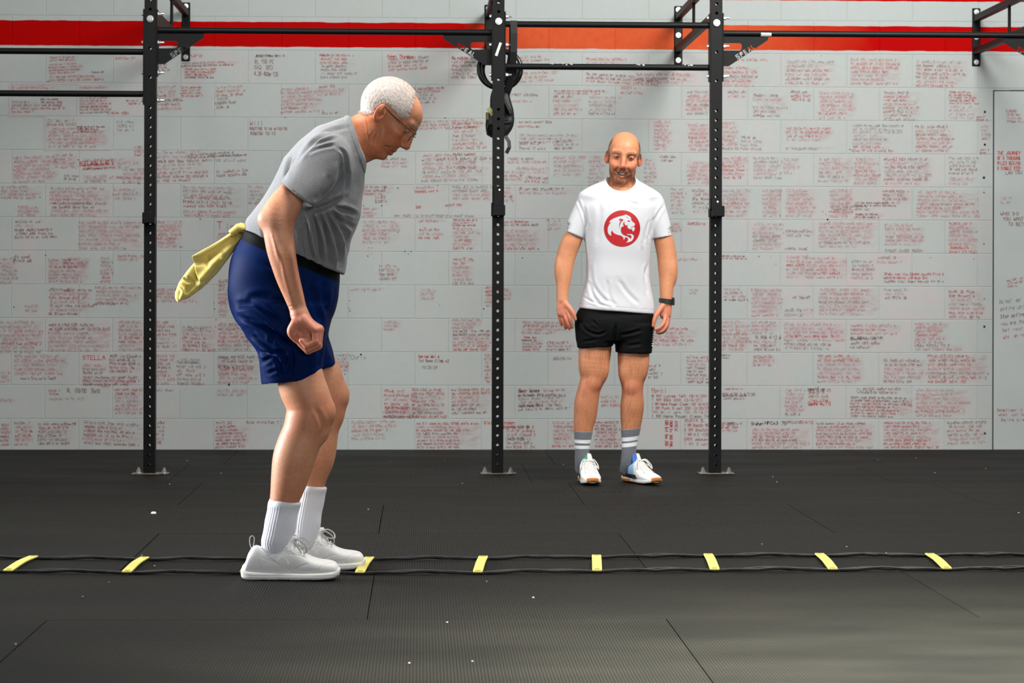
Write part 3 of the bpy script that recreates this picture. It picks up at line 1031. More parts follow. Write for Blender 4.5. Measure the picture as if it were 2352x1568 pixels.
TXT = [(574,275,606,290,1,'b',0,['Will']),(574,290,660,300,1,'b',0,['ROUTINE 5:16 6/10/18']),(576,300,634,312,1,'b',0,['ROWING 15:13']),
 (1968,888,2005,905,1,'g',0,['Callie']),(1726,966,1755,978,1,'k',0,['Sydney']),(1757,965,1808,976,1,'k',-.02,['HPCx3 75']),(1808,964,1868,974,1,'r',0,['HPCx3(85)4/12']),
 (1112,964,1142,976,1,'R',0,['Violet']),(1152,964,1184,976,1,'R',0,['Cnman']),(1154,976,1226,986,1,'r',.02,['HPCx3-105 10/31 90 #4']),(1165,1002,1206,1012,1,'b',0,['165-125']),
 (190,813,244,828,1,'R',0,['STELLA']),(1497,888,1533,904,1,'r',0,['Mayci']),(1497,904,1635,960,6,'rrrrpb',0,['8 RM Lunge 160 (8/4/20)','1 RM BBG 300 (2/4/21)','1 RM Hang Power Clean 120 (6/4/21)','1 RM Push Squat 200 (2/20/21)','1RM Split Jerk 135 (9/18/21)','1 RM Hang Power Clean 145']),
 (1572,960,1628,1024,6,'rrrrrp',0,['ANAYA B.','1 RM Snatch 95','5 RM Snatch','1 RM H C -135','5RM deads','1 RM Squat']),
 (962,813,1010,823,1,'R',0,['Kaylan Wolfe']),(962,823,1032,833,1,'b',.0,['1st Rope Climb x2']),(970,838,1005,848,1,'g',.0,['10/25/20']),
 (806,812,842,828,1,'g',0,['Chris']),(586,134,630,148,1,'b',0,['DL 155 PC']),(584,146,640,176,2,'bb',-.03,['SQ 85','4.20 400m 125']),
 (2030,295,2075,308,1,'g',0,['(10/8/20)']),(2291,345,2345,392,4,'RRRR',.0,['THE JOURNEY','OF A THOUSAND','MILES BEGINS','A SINGLE STEP']),(2310,392,2348,402,1,'b',.05,['LAO TZU']),
 (2298,484,2352,520,3,'bbb',-.0,['WHO DO',' YOU WANT','   TO BE?']),
 (2296,685,2400,700,1,'g',.12,['Do not feel lonely the']),(2298,702,2400,716,1,'g',.12,['entire universe is']),(2298,720,2400,734,1,'b',.12,['Stop acting so small']),(2300,736,2400,750,1,'g',.12,['you are the universe']),
 (2302,752,2400,764,1,'p',.12,['Set your life on']),(2304,766,2400,780,1,'p',.12,['who fan your flames']),
 (2290,936,2380,946,1,'p',.0,['Sometimes it takes']),(2294,946,2380,956,1,'p',.0,['what just to make']),(2300,958,2370,968,1,'p',.0,['Being big']),
 (498,504,526,530,1,'R',0,['T']),(518,510,548,530,1,'r',0,['in']),
 (414,820,460,836,1,'g',-.02,['ICE 2020']),(430,748,500,760,1,'g',0,['Carter']),(500,838,585,848,1,'b',0,['1K ROW 4:02.2 (10)']),(500,816,560,826,1,'g',0,['CHILL#2']),
 (1734,768,1795,780,1,'b',0,['1K ROW 4:12.6']),(1955,771,2030,780,1,'d',0,['DL 320x1 (10/19)']),(178,368,262,384,1,'R',.06,[' BEST ROW 1:48.5']),
 (155,888,230,903,1,'b',-.03,['DL  (10/18)  75x10']),(2030,868,2060,880,1,'b',0,['']),(1856,890,1910,900,1,'b',-.02,['ROPE CLIMB (7)']),(1856,920,1910,932,1,'R',0,['5xRFT 15']),
 (1653,968,1690,978,1,'b',0,['DL-255']),(1660,900,1735,910,1,'b',0,['ROW 4:50.1-4/7/20']),(920,136,945,134,1,'r',0,['']),(420,121,496,134,1,'o',.02,['Kendra']),(585,124,660,133,1,'g',0,['JEREMIAH M.']),
 (890,124,950,134,1,'R',0,['Oden Thomas']),(735,122,765,130,1,'o',0,['Kevin']),(1038,128,1076,140,1,'o',0,['Ralston']),(1192,890,1240,902,1,'b',0,['Maury Solare']),
 (1190,902,1300,912,1,'g',0,['mx Burpees 20 elevation gold']),(1190,925,1240,936,1,'b',0,['last rank 95']),(500,124,500.5,125,1,'o',0,[''])]
for (x0, y0, x1, y1, n, ink, sl, tx) in TXT:
    if tx == ['']: continue
    note(x0, y0, x1, y1, n, ink, sl, 0, tx)
# vertical writing near the coach
def vnote(x, y0, y1, s, ink):
    Yn = YF - .0015; a = at(x, y0, Yn); b = at(x, y1, Yn); L_ = a[2] - b[2]; adv = L_ / len(s); quads = []
    for i, ch in enumerate(s):
        if ch in GL: strokes(quads, i * adv, 0, .018, adv * .8, GL[ch], 0, .0032, 0, .03)
    V = []; Fc = []
    for q, mi in quads:
        k = len(V); V += [(a[0] + qz, Yn, a[2] - qx) for (qx, qz) in q]; Fc.append((k, k+1, k+2, k+3))
    me = bpy.data.meshes.new('marker_note'); me.from_pydata(V, [], Fc); me.materials.append(INK[ink]); link('marker_note', me, wall)
vnote(1528, 965, 1024, 'CBR Bst Sno 200', 'R'); vnote(1538, 965, 1030, '180M Ds 300 PAR.', 'R'); vnote(1550, 967, 990, 'DREW', 'r')
# pencilled frame lines left by two notes
fl = MB()
for (x0, y0, x1, y1) in [(21,195,21,268),(21,268,102,268),(102,268,102,346),(102,346,258,344),(22,193,178,194),(177,194,177,264)]:
    a = at(x0, y0, YF - .0015); b = at(x1, y1, YF - .0015)
    d = .0016
    if abs(a[0]-b[0]) > abs(a[2]-b[2]): fl.add([(a[0],a[1],a[2]-d),(b[0],b[1],b[2]-d),(b[0],b[1],b[2]+d),(a[0],a[1],a[2]+d)], [(0,1,2,3)])
    else: fl.add([(a[0]-d,a[1],a[2]),(a[0]+d,a[1],a[2]),(b[0]+d,b[1],b[2]),(b[0]-d,b[1],b[2])], [(0,1,2,3)])
link('marker_frame', fl.build('marker_frame'), wall, INK['f'])
# ================================================================== pull-up rig
YP = 12.47; PS = 0.0305                        # upright plane and half section
post_x = [on_floor(343, 1088)[0] - 0, at(1143, 1088, YP)[0], at(1643, 1088, YP)[0]]
post_x = [at(x, 655, YP)[0] for x in (345, 1143.5, 1643)]
px0 = post_x[0] - (post_x[2] - post_x[1]); px4 = post_x[2] + (post_x[1] - post_x[0])
def zP(py, x=1176): return at(x, py, YP)[2]
rig = thing('pull_up_rig', 'black steel pull-up rig with drilled uprights, bolted to the floor and block wall', 'gym rig', (post_x[1], YP, 0))
HOLES = [0.051 + .0508 * k for k in range(0, 38)] + [2.09, 2.242, 2.448, 2.498, 2.65]
def upright_mesh():
    mb = MB(); H = 2.78
    for side in (-1, 1):
        y = side * PS; z = 0.0
        segs = []
        for h in HOLES: segs.append((h - .0254, h + .0254, h))
        for (a, b, h) in segs:
            if a > z + 1e-4: quad(mb, y, z, a, side)
            n = 12; v = []; rr = 0.0082
            for k in range(n):
                an = 2*math.pi*(k + .5)/n; cx, cz = math.cos(an), math.sin(an)
                v.append((rr*cx, y, h + rr*cz))
            for k in range(n):
                an = 2*math.pi*(k + .5)/n; cx, cz = math.cos(an), math.sin(an)
                m = max(abs(cx)/PS, abs(cz)/.0254); v.append((cx/m, y, h + cz/m))
            f = []
            for k in range(n):
                q = (k, (k+1) % n, n + (k+1) % n, n + k); f.append(q if side > 0 else q[::-1])
            mb.add(v, f)
            # corners that the ring of points leaves open
            cs = [(-PS, a), (PS, a), (PS, b), (-PS, b)]
            ring = v[n:]
            for (qx, qz) in cs:
                near = sorted(range(n), key=lambda k: (ring[k][0]-qx)**2 + (ring[k][2]-qz)**2)[:2]
                mb.add([(qx, y, qz), ring[near[0]], ring[near[1]]], [(0, 1, 2)])
            z = b
        if z < H: quad(mb, y, z, H, side)
        x = side * PS
        mb.add([(x, -PS, 0), (x, PS, 0), (x, PS, H), (x, -PS, H)], [(0,1,2,3) if side > 0 else (3,2,1,0)])
    return mb
def quad(mb, y, a, b, side):
    mb.add([(-PS, y, a), (PS, y, a), (PS, y, b), (-PS, y, b)], [(0,1,2,3) if side < 0 else (3,2,1,0)])
up_me = upright_mesh().build('upright'); up_me.materials.append(M_black)
M_dust = mat('dusty_plate', lin(120, 106, 88), rough=0.8, noise=0.4, nscale=60)
def bolt_mesh(axis, r=.011, l=.012, tail=0.0):
    mb = MB(); a = np.array(axis, float)
    mb.tube([-a*.001, a*.0025], r*1.35, 16); mb.tube([a*.0025, a*(.0025+l)], r, 6)
    if tail: mb.tube([a*.01, a*(.01+tail)], r*.5, 8)
    return mb
_bolts = {}
def bolt(parent, p, axis, r=.011, l=.010, tail=0.0, name='bolt'):
    k = (tuple(axis), r, l, tail)
    if k not in _bolts:
        me = bolt_mesh(axis, r, l, tail).build('bolt'); me.materials.append(M_zinc); _bolts[k] = me
    o = child(name, _bolts[k], parent); o.location = Vector(p) + o.location
    return o
ups = []
for i, x in enumerate([px0] + post_x + [px4]):
    o = child('upright', up_me, rig); o.location += Vector((x, YP, 0)); ups.append((o, x))
    o.location = Vector((x - rig.location.x, 0, 0))
    bp = MB(); bp.box((x - .09, YP - .055, 0.0005), (x + .10, YP + .055, .006), bev=.002)
    pl = child('foot_plate', bp.build('foot_plate'), rig, M_dust)
    for dx, dy in ((-.068, .0), (.068, -.02)):
        if i == 1: dx += .014
        b_ = MB(); b_.tube([(x+dx, YP-.035+dy, .004), (x+dx, YP-.035+dy, .012)], .017, 12); b_.tube([(x+dx, YP-.035+dy, .012), (x+dx, YP-.035+dy, .026)], .012, 6); b_.tube([(x+dx, YP-.035+dy, .026), (x+dx, YP-.035+dy, .037)], .007, 8)
        child('anchor_bolt', b_.build('anchor_bolt'), pl and rig, M_zinc)
def rig_bar(name, x0, x1, z, r=.0165, y=YP):
    return child(name, MB().tube([(x0, y, z), (x1, y, z)], r, 20).build(name, True), rig, M_black)
X0, X1, X2, X3, X4 = px0, *post_x, px4
for (a, b, py, px) in [(X0, X1, 118, 170), (X0, X1, 215, 170), (X1, X2, 72, 740), (X2, X3, 57, 1400), (X2, X3, 154, 1400), (X3, X4, 79, 2000)]:
    rig_bar('pull_up_bar', a + PS, b - PS, zP(py, px))
# chalky wear patches on two bars
M_chalk = mat('worn_chalk', lin(190, 190, 184), rough=0.9, noise=0.3, nscale=300)
cm = MB()
for (xa_, xb_, py) in [(1262,1300,154),(1306,1312,154),(1462,1468,154),(1474,1488,154),(1568,1580,154),(1584,1590,154)]:
    p0, p1 = at(xa_, py, YP), at(xb_, py, YP); z = zP(py, 1400)
    for j in range(5):
        xx = p0[0] + (p1[0]-p0[0])*rnd.random(); an0 = rnd.uniform(.3, 1.3)
        v = []
        for da, dx in ((0,0),(.35,0),(.35,.008),(0,.008)):
            v.append((xx+dx, YP - .0168*math.cos(an0+da), z + .0168*math.sin(an0+da)))
        cm.add(v, [(0,1,2,3)])
child('worn_patches', cm.build('worn_patches'), rig, M_chalk)['kind'] = 'stuff'
child('tape_band', MB().tube([at(1747, 78, YP), at(1771, 78.5, YP)], .0170, 20).build('tape_band', True), rig, M_chalk, 'worn grey tape around the right bar')

# flange plates at the sides of the uprights and their bolts
for i, (o, x) in enumerate(ups):
    zt, zb_ = zP(28), zP(185)
    if i == 1: zb_ = zP(246)
    for sd in (-1, 1):
        lo = (x + sd*(PS + .0035) - .0035, YP - .034, zb_); hi = (x + sd*(PS + .0035) + .0035, YP + .034, zt)
        if i == 1 and sd == 1: lo = (lo[0], lo[1], zP(180))
        child('flange_plate', MB().box(lo, hi, bev=.0015).build('flange_plate'), rig, M_black)
    zs = [38, 103, 172] + ([235] if i == 1 else [])
    for py in zs:
        z = zP(py)
        bolt(rig, (x - PS - .007, YP, z), (-1, 0, 0), .0095, .008)
        bolt(rig, (x + PS + .007, YP, z), (1, 0, 0), .0105, .012, .022)
    bolt(rig, (x, YP - PS - .001, 2.397), (0, -1, 0), .0135, .012)

# gussets with cut-out lettering
LT = {'S': [(0,0),(4,0),(4,3.6),(1.3,3.6),(1.3,4.6),(4,4.6),(4,6),(0,6),(0,2.4),(2.7,2.4),(2.7,1.3),(0,1.3)],
      'P': [(0,0),(1.4,0),(1.4,2.2),(3.4,2.2),(4,2.9),(4,5.4),(3.4,6),(0,6)],
      'E': [(0,0),(3.6,0),(3.6,1.3),(1.3,1.3),(1.3,2.4),(3.2,2.4),(3.2,3.6),(1.3,3.6),(1.3,4.7),(3.6,4.7),(3.6,6),(0,6)],
      'A': [(0,0),(1.2,0),(1.7,1.4),(2.9,1.4),(3.4,0),(4.6,0),(2.9,6),(1.7,6)],
      'L': [(0,0),(3.4,0),(3.4,1.3),(1.3,1.3),(1.3,6),(0,6)]}
def gusset(outline, slot, t0, t1, h_px):
    cu = bpy.data.curves.new('gusset_plate', 'CURVE'); cu.dimensions = '2D'; cu.fill_mode = 'BOTH'
    cu.extrude = .0032
    base = at(*outline[0], YP)
    def sp(pts):
        s = cu.splines.new('POLY'); s.points.add(len(pts) - 1); s.use_cyclic_u = True
        for k, (x, z) in enumerate(pts): s.points[k].co = (x, z, 0, 1)
    def wpt(p): q = at(p[0], p[1], YP); return (q[0] - base[0], q[2] - base[2])
    sp([wpt(p) for p in outline]); sp([wpt(p) for p in slot])
    a = wpt(t0); b = wpt(t1); dx, dz = b[0]-a[0], b[1]-a[1]; L_ = math.hypot(dx, dz); ux, uz = dx/L_, dz/L_
    adv = L_ / 5.0; s_ = adv / 5.2; hh = h_px / 433 / 6.0
    for i, ch in enumerate('SPEAL'):
        pts = []
        for (gx, gz) in LT[ch]:
            X = i*adv + gx*s_; Z = gz*hh
            pts.append((a[0] + X*ux - Z*uz, a[1] + X*uz + Z*ux))
        if ch == 'A': pass
        sp(pts)
    cu.materials.append(M_black)
    o = bpy.data.objects.new('gusset_plate', cu); C.objects.link(o); o.parent = rig
    o.rotation_euler = (math.pi/2, 0, 0)
    o.location = (base[0] - rig.location.x, 0, base[2])
    bpy.context.view_layer.update()
    me = bpy.data.meshes.new_from_object(o)
    n = link('gusset_plate', me, rig); n.location = o.location; n.rotation_euler = o.rotation_euler
    bpy.data.objects.remove(o); bpy.data.curves.remove(cu)
    return n
g3 = [(1657,80),(1765,80),(1764,92),(1674,152),(1657,152)]
s3 = [(1661,99),(1700,99),(1704,103),(1704,112),(1700,116),(1661,116)]
gusset(g3, s3, (1694,137), (1738,109), 11.5)
d = 345 - 1643
gusset([(x+d+2, y-5) for x, y in g3], [(x+d+2, y-5) for x, y in s3], (1694+d, 133), (1738+d, 105), 11.5)
g2 = [(1130,78),(1017,78),(1019,90),(1114,150),(1130,150)]
s2 = [(1126,97),(1085,97),(1081,101),(1081,110),(1085,114),(1126,114)]
gusset(g2, s2, (1048.5,107.5), (1090,133.5), 11)
d = 2441 - 1143
gusset([(x+d-12, y+8) for x, y in g2], [(x+d-12, y+8) for x, y in s2], (1048.5+d-12, 115.5), (1090+d-12, 141.5), 11)

# brackets back to the wall
for i, (o, x) in enumerate(ups):
    b_ = rig
    zt, zb_ = 2.708, 2.352
    wp = child('wall_plate', MB().box((x - .0255, YF - .0085, zb_), (x + .0255, YF - .0005, zt), bev=.004).build('wall_plate'), rig, M_black)
    for z in (2.685, 2.53, 2.377):
        bo = MB(); bo.tube([(x, YF - .0085, z), (x, YF - .011, z)], .0155, 18); bo.tube([(x, YF - .011, z), (x, YF - .020, z)], .0085, 6)
        child('wall_bolt', bo.build('wall_bolt'), rig, M_zinc)
    for z, zz in ((2.645, 2.645), (2.445, 2.445)):
        child('brace', MB().box((x - .018, YP + PS, z - .02), (x + .018, YF - .008, z + .02), bev=.003).build('brace'), rig, M_black)
    child('brace_rod', MB().tube([(x, 13.5, 2.445), (x, 13.5, 2.645)], .009, 10).build('brace_rod', True), rig, M_black)
# white tape on the middle upright
tp = MB(); a = at(1150, 98, YP - PS - .002); b = at(1139.5, 128, YP - PS - .002)
tp.ribbon([a, b], .0135, .0012, (0, -1, 0)); child('tape_strip', tp.build('tape_strip'), rig, M_white)

# ------------------------------------------------------------------ J-cups on the uprights
def j_cup(x, ztop, zbot, label, cupr):
    t = thing('j_cup', label, 'rack hook', (x, YP - PS, zbot), 'hooks on the uprights')
    h = ztop - zbot
    m = MB(); m.box((x - .026, YP - PS - .010, zbot + .03), (x + .026, YP - PS - .0005, ztop), bev=.002)
    m.box((x - PS - .006, YP - PS - .012, zbot), (x - PS - .0008, YP + .02, zbot + h*.45), bev=.001)
    child('bracket', m.build('bracket'), t, M_black)
    m = MB(); m.box((x - .030, YP - PS - .075, zbot), (x + .034, YP - PS - .001, zbot + .034), bev=.004)
    m.box((x - .030, YP - PS - .085, zbot), (x + .034, YP - PS - .070, zbot + .058), bev=.004)
    if cupr: child('cup', m.build('cup'), t, M_black)
    m = MB(); m.box((x - .022, YP - PS - .070, zbot + .0345), (x + .024, YP - PS - .002, zbot + .040))
    child('liner', m.build('liner'), t, M_white)
    m = MB(); m.tube([(x + .006, YP - PS - .010, ztop - .02), (x + .006, YP - PS - .0125, ztop - .02)], .005, 10); child('rivet', m.build('rivet'), t, M_zinc)
def xp(px): return at(px, 655, YP)[0]
j_cup(X2, zP(428), zP(497), 'black steel J-cup on the middle upright, at chest height of the man in white', True)
j_cup(X3, zP(453), zP(497), 'black steel J-cup on the upright right of the man in white shirt', True)
j_cup(X1, zP(484), zP(517), 'small black steel J-cup on the left upright, behind the older man', True)

# ------------------------------------------------------------------ ring, straps and sling behind the middle upright
YB = YP + .085
ring = thing('gymnastic_ring', 'round black gymnastic ring hanging by a strap behind the middle upright', 'gym ring', tuple(at(1144, 205, YB)))
c_ = at(1144, 158, YB); R_ = 44/433
pts = [(c_[0] + R_*math.cos(a_), YB + .01*math.sin(a_), c_[2] + R_*math.sin(a_)) for a_ in np.linspace(0, 2*math.pi, 49)]
child('hoop', MB().tube(pts, .0135, 12, caps=False).build('hoop', True), ring, mat('ring_plastic', lin(16, 17, 17), rough=0.25, spec=0.6))
c2 = at(1152, 160, YB + .04); pts = [(c2[0] + R_*math.cos(a_), YB + .04 - .03*math.cos(a_), c2[2] + R_*math.sin(a_)) for a_ in np.linspace(0, 2*math.pi, 49)]
ring2 = thing('gymnastic_ring', 'second black gymnastic ring, half hidden right of the middle upright under the webbing loop', 'gym ring', tuple(at(1154, 205, YB + .04)))
child('hoop', MB().tube(pts, .0135, 12, caps=False).build('hoop', True), ring2, mat('ring_plastic_dark', lin(14, 15, 15), rough=0.25, spec=0.6))
st = MB(); zb2 = zP(57, 1400)
xs = xp(1178)
st.ribbon([(xs, YP + .020, zb2 - .01), (xs, YP + .012, zb2 + .0165), (xs, YP, zb2 + .0185), (xs, YP - .013, zb2 + .0145), (xs, YP - .0195, zb2 - .002), (xs + .002, YP - .020, zb2 - .05), (xs + .001, YP - .010, zP(120)), (xs - .006, YP + .02, zP(160)), (xs - .018, YP + .05, zP(195)), (xs - .035, YP + .07, zP(215))], .036, .002, (0, -1, 0))
st.ribbon([(xs - .004, YP + .021, zb2 - .005), (xs - .006, YP + .024, zP(110)), (xs - .022, YP + .04, zP(160)), (xs - .045, YP + .07, zP(205))], .036, .002, (0, -1, 0))
hs = thing('webbing_loop', 'wide black webbing loop hanging from the upper bar beside the middle upright', 'strap', (xs, YP, zP(205)))
child('loop', st.build('loop'), hs, M_web)
# sling bag-like bundle of straps hanging behind / around the middle upright
def bundle():
    t = thing('strap_bundle', 'knotted bundle of black straps hanging at the middle upright with a yellow tag', 'strap bundle', tuple(at(1148, 315, YP)))
    f = SDF(*[np.arange(a, b, .004) for a, b in ((X2 - .09, X2 + .11), (YP + .032, YP + .16), (zP(335), zP(195)))])
    def P(px, py, dy): q = at(px, py, YP + dy); return q
    f.tube([P(1140, 205, .09), P(1137, 225, .08), P(1136, 250, .08), P(1132, 270, .075), P(1128, 292, .07), P(1133, 308, .07)], [.020, .026, .026, .034, .030, .020], .02)
    f.tube([P(1160, 205, .09), P(1164, 232, .08), P(1170, 258, .075), P(1168, 285, .07), P(1158, 308, .07)], [.018, .022, .024, .028, .020], .02)
    f.ell(P(1148, 285, .08), (.042, .035, .05), k=.03)
    f.ell(P(1148, 240, .08), (.03, .03, .06), k=.02)
    for (a, b) in (((1150, 215, .05), (1172, 262, .045)), ((1125, 285, .04), (1170, 280, .04)), ((1152, 225, .05), (1150, 300, .04))):
        f.tube([P(*a), P(*b)], [.006, .006], .01)
    me = f.mesh('webbing')
    child('webbing', me, t, M_web)
    tail = MB(); tail.ribbon([P(1160, 312, .05), P(1169, 325, .045), P(1170, 338, .04), P(1163, 352, .04)], .020, .0025, (0.3, -1, 0)); child('tail', tail.build('tail'), t, M_web)
    lp = MB(); lp.tube([P(1122, 285, .045), P(1118, 296, .04), P(1120, 308, .04), P(1130, 314, .045), P(1142, 314, .045)], .006, 8); child('cord_loop', lp.build('cord_loop', True), t, M_web)
    tg = MB(); tg.ribbon([P(1121, 248, .030), P(1127, 256, .026), P(1133, 264, .030)], .024, .0015, (0, -1, .1)); child('tag', tg.build('tag'), t, mat('yellow_tag', lin(196, 196, 130), rough=0.6), 'pale yellow paper tag')
    bk = MB()
    q0 = P(1119, 266, .05); bk.box((q0[0] - .008, q0[1] - .006, q0[2] - .022), (q0[0] + .010, q0[1], q0[2] + .018), bev=.002)
    child('cam_buckle', bk.build('cam_buckle'), t, mat('brass_buckle', lin(92, 84, 58), rough=0.35, metal=0.8))
bundle()

# ================================================================== agility ladder
M_yel = mat('yellow_plastic', lin(222, 208, 108), rough=0.45, noise=0.05, nscale=20)
lad = thing('agility_ladder', 'flat agility ladder with yellow plastic rungs and black cord rails on the floor', 'agility ladder', tuple(on_floor(1370, 1300)))
RUNG = [((78,1283),(17,1317)), ((333,1285.5),(290,1320)), ((595,1285),(561,1320)), ((849.5,1285.5),(826,1321)), ((1110.5,1283.5),(1097,1320)), ((1370,1281),(1371.5,1316.5)), ((1626,1278),(1642,1314)), ((1881,1277),(1914,1313)), ((2134,1277),(2176,1312)), ((2388,1276),(2440,1311)), ((-175,1282),(-250,1317))]
def rung_mesh(A, B):
    """slotted slat from A (far end) to B (near end), lying on the mats"""
    A = np.array([A[0], A[1], 0.]); B = np.array([B[0], B[1], 0.])
    u = (B - A); L_ = np.linalg.norm(u); u /= L_; s_ = np.array([u[1], -u[0], 0.]); s_ *= .017/1.0
    hw = 1.0; tt = [0, .012, .045, .075, L_ - .075, L_ - .045, L_ - .012, L_]
    sl = [-1, -.55, .55, 1]
    mb = MB(); th = .004
    def hgt(t):
        return .0065 + .007 * math.exp(-((t - L_*.5)/(L_*.42))**2)
    tt = [0, .014, .034, .06, L_*.35, L_*.5, L_*.65, L_ - .06, L_ - .034, L_ - .014, L_]
    V = []
    for top in (0, 1):
        for t in tt:
            for k in sl:
                w_ = 1.0 if 0.001 < t < L_-.001 else .9
                p = A + u*t + s_*k*w_*1.0; V.append((p[0], p[1], hgt(t) + top*th))
    nt_, ns = len(tt), 4
    def idx(top, i, j): return top*nt_*ns + i*ns + j
    holes = {(1, 1), (8, 1)}
    F = []
    for i in range(nt_-1):
        for j in range(ns-1):
            if (i, j) in holes:
                c = [(i,j),(i+1,j),(i+1,j+1),(i,j+1)]
                for a_, b_ in zip(c, c[1:]+c[:1]): F.append((idx(0,*a_), idx(1,*a_), idx(1,*b_), idx(0,*b_)))
                continue
            F.append((idx(1,i,j), idx(1,i+1,j), idx(1,i+1,j+1), idx(1,i,j+1)))
            F.append((idx(0,i,j), idx(0,i,j+1), idx(0,i+1,j+1), idx(0,i+1,j)))
    for i in range(nt_-1):
        F.append((idx(0,i,0), idx(0,i+1,0), idx(1,i+1,0), idx(1,i,0))); F.append((idx(0,i,3), idx(1,i,3), idx(1,i+1,3), idx(0,i+1,3)))
    for j in range(3):
        F.append((idx(0,0,j), idx(1,0,j), idx(1,0,j+1), idx(0,0,j+1))); F.append((idx(0,nt_-1,j), idx(0,nt_-1,j+1), idx(1,nt_-1,j+1), idx(1,nt_-1,j)))
    return mb.add(V, F)
far_pts, near_pts = [], []
for i, (a, b) in enumerate(RUNG):
    A, B = on_floor(*a), on_floor(*b)
    child('rung', rung_mesh(A, B).build('rung'), lad, M_yel)
    u = (B - A) / np.linalg.norm(B - A)
    far_pts.append(A + u*.022); near_pts.append(B - u*.022)
for nm, P_ in (('rail_cord', far_pts), ('rail_cord', near_pts)):
    P_ = sorted([tuple(p) for p in P_])
    mb = MB()
    for strand in range(2):
        pts = []
        for k in range(len(P_) - 1):
            a, b = np.array(P_[k]), np.array(P_[k+1])
            for j in range(14):
                t = j / 14.0; s_ = math.sin(math.pi*t)
                wv = (math.sin(t*9 + k*2.1 + strand*1.7) * .010 + rnd.uniform(-.002, .002)) * s_
                p = a + (b - a)*t; pts.append((p[0], p[1] + wv + (strand - .5)*.012*s_, *[.0040 + .0035*s_ + .004*abs(math.sin(t*7 + k + strand)) * s_]))
        mb.tube(pts, [.0034 + .0024*min(1, 5*math.sin(math.pi*((i_ % 14)/14.0))) for i_ in range(len(pts))], 6)
    child(nm, mb.build(nm, True), lad, M_web)
# slack under-cord visible right of the centre
chip = thing('chalk_chip', 'tiny white chip lying on the mats left of the older man', 'debris', tuple(on_floor(353, 1179)))
p = on_floor(353, 1179); cm = MB(); n = 10
V = [(p[0] + .0125*math.cos(2*math.pi*k/n), p[1] + .012*math.sin(2*math.pi*k/n), .0005) for k in range(n)] + [(p[0] + .009*math.cos(2*math.pi*k/n), p[1] + .008*math.sin(2*math.pi*k/n), .008) for k in range(n)]
cm.add(V, [tuple(range(n, 2*n))] + [(k, (k+1) % n, n+(k+1) % n, n+k) for k in range(n)])
child('chip', cm.build('chip', True), chip, M_white)
# specks of chalk and grit
sp_ = MB()
for (sx, sy) in [(508,1087),(430,1058),(1022,1058),(897,1060),(735,1068),(1294,1067),(1775,1095),(2104,1052),(2147,1086),(2016,1056),(2264,1076),(1062,1110),(846,1170),(390,1112),(1784,1107),(1945,1256),(2036,1270),(1118,1336),(1225,1373),(940,1524),(1085,1520),(250,1338),(326,1276),(355,1300),(36,1480),(190,1371),(1027,1430),(2340,1178),(1750,1250)]:
    p = on_floor(sx, sy); r_ = .0022 * rnd.uniform(.7, 1.5)
    sp_.box((p[0]-r_, p[1]-r_*2, .0003), (p[0]+r_, p[1]+r_*2, .003))
so = link('grit', sp_.build('grit'), floor, mat('chalk_grit', lin(170, 168, 158), rough=0.9)); so['kind'] = 'stuff'
# ================================================================== people
M_skin = mat('skin', (0.6, 0.3, 0.2), rough=0.48, spec=0.4, noise=0.07, nscale=90, bump=0.25, bscale=160, attr='Col')
_b = M_skin.node_tree.nodes['Principled BSDF']; _b.inputs['Subsurface Weight'].default_value = 0.12
_b.inputs['Subsurface Radius'].default_value = (1.0, 0.35, 0.2); _b.inputs['Subsurface Scale'].default_value = 0.012
def cloth_mat(name, rough=.85, noise=.05, nscale=200, bump=.3, bscale=500, sheen=.2, spec=.2):
    return mat(name, (.5,.5,.5), rough=rough, noise=noise, nscale=nscale, bump=bump, bscale=bscale, sheen=sheen, spec=spec, attr='Col')
def blend(col, mask, c):
    mask = np.clip(mask, 0, 1)[:, None]; return col*(1-mask) + np.array(c)[None]*mask
def gauss(L, c, r): return np.exp(-(((L - np.array(c))/np.array(r))**2).sum(1))

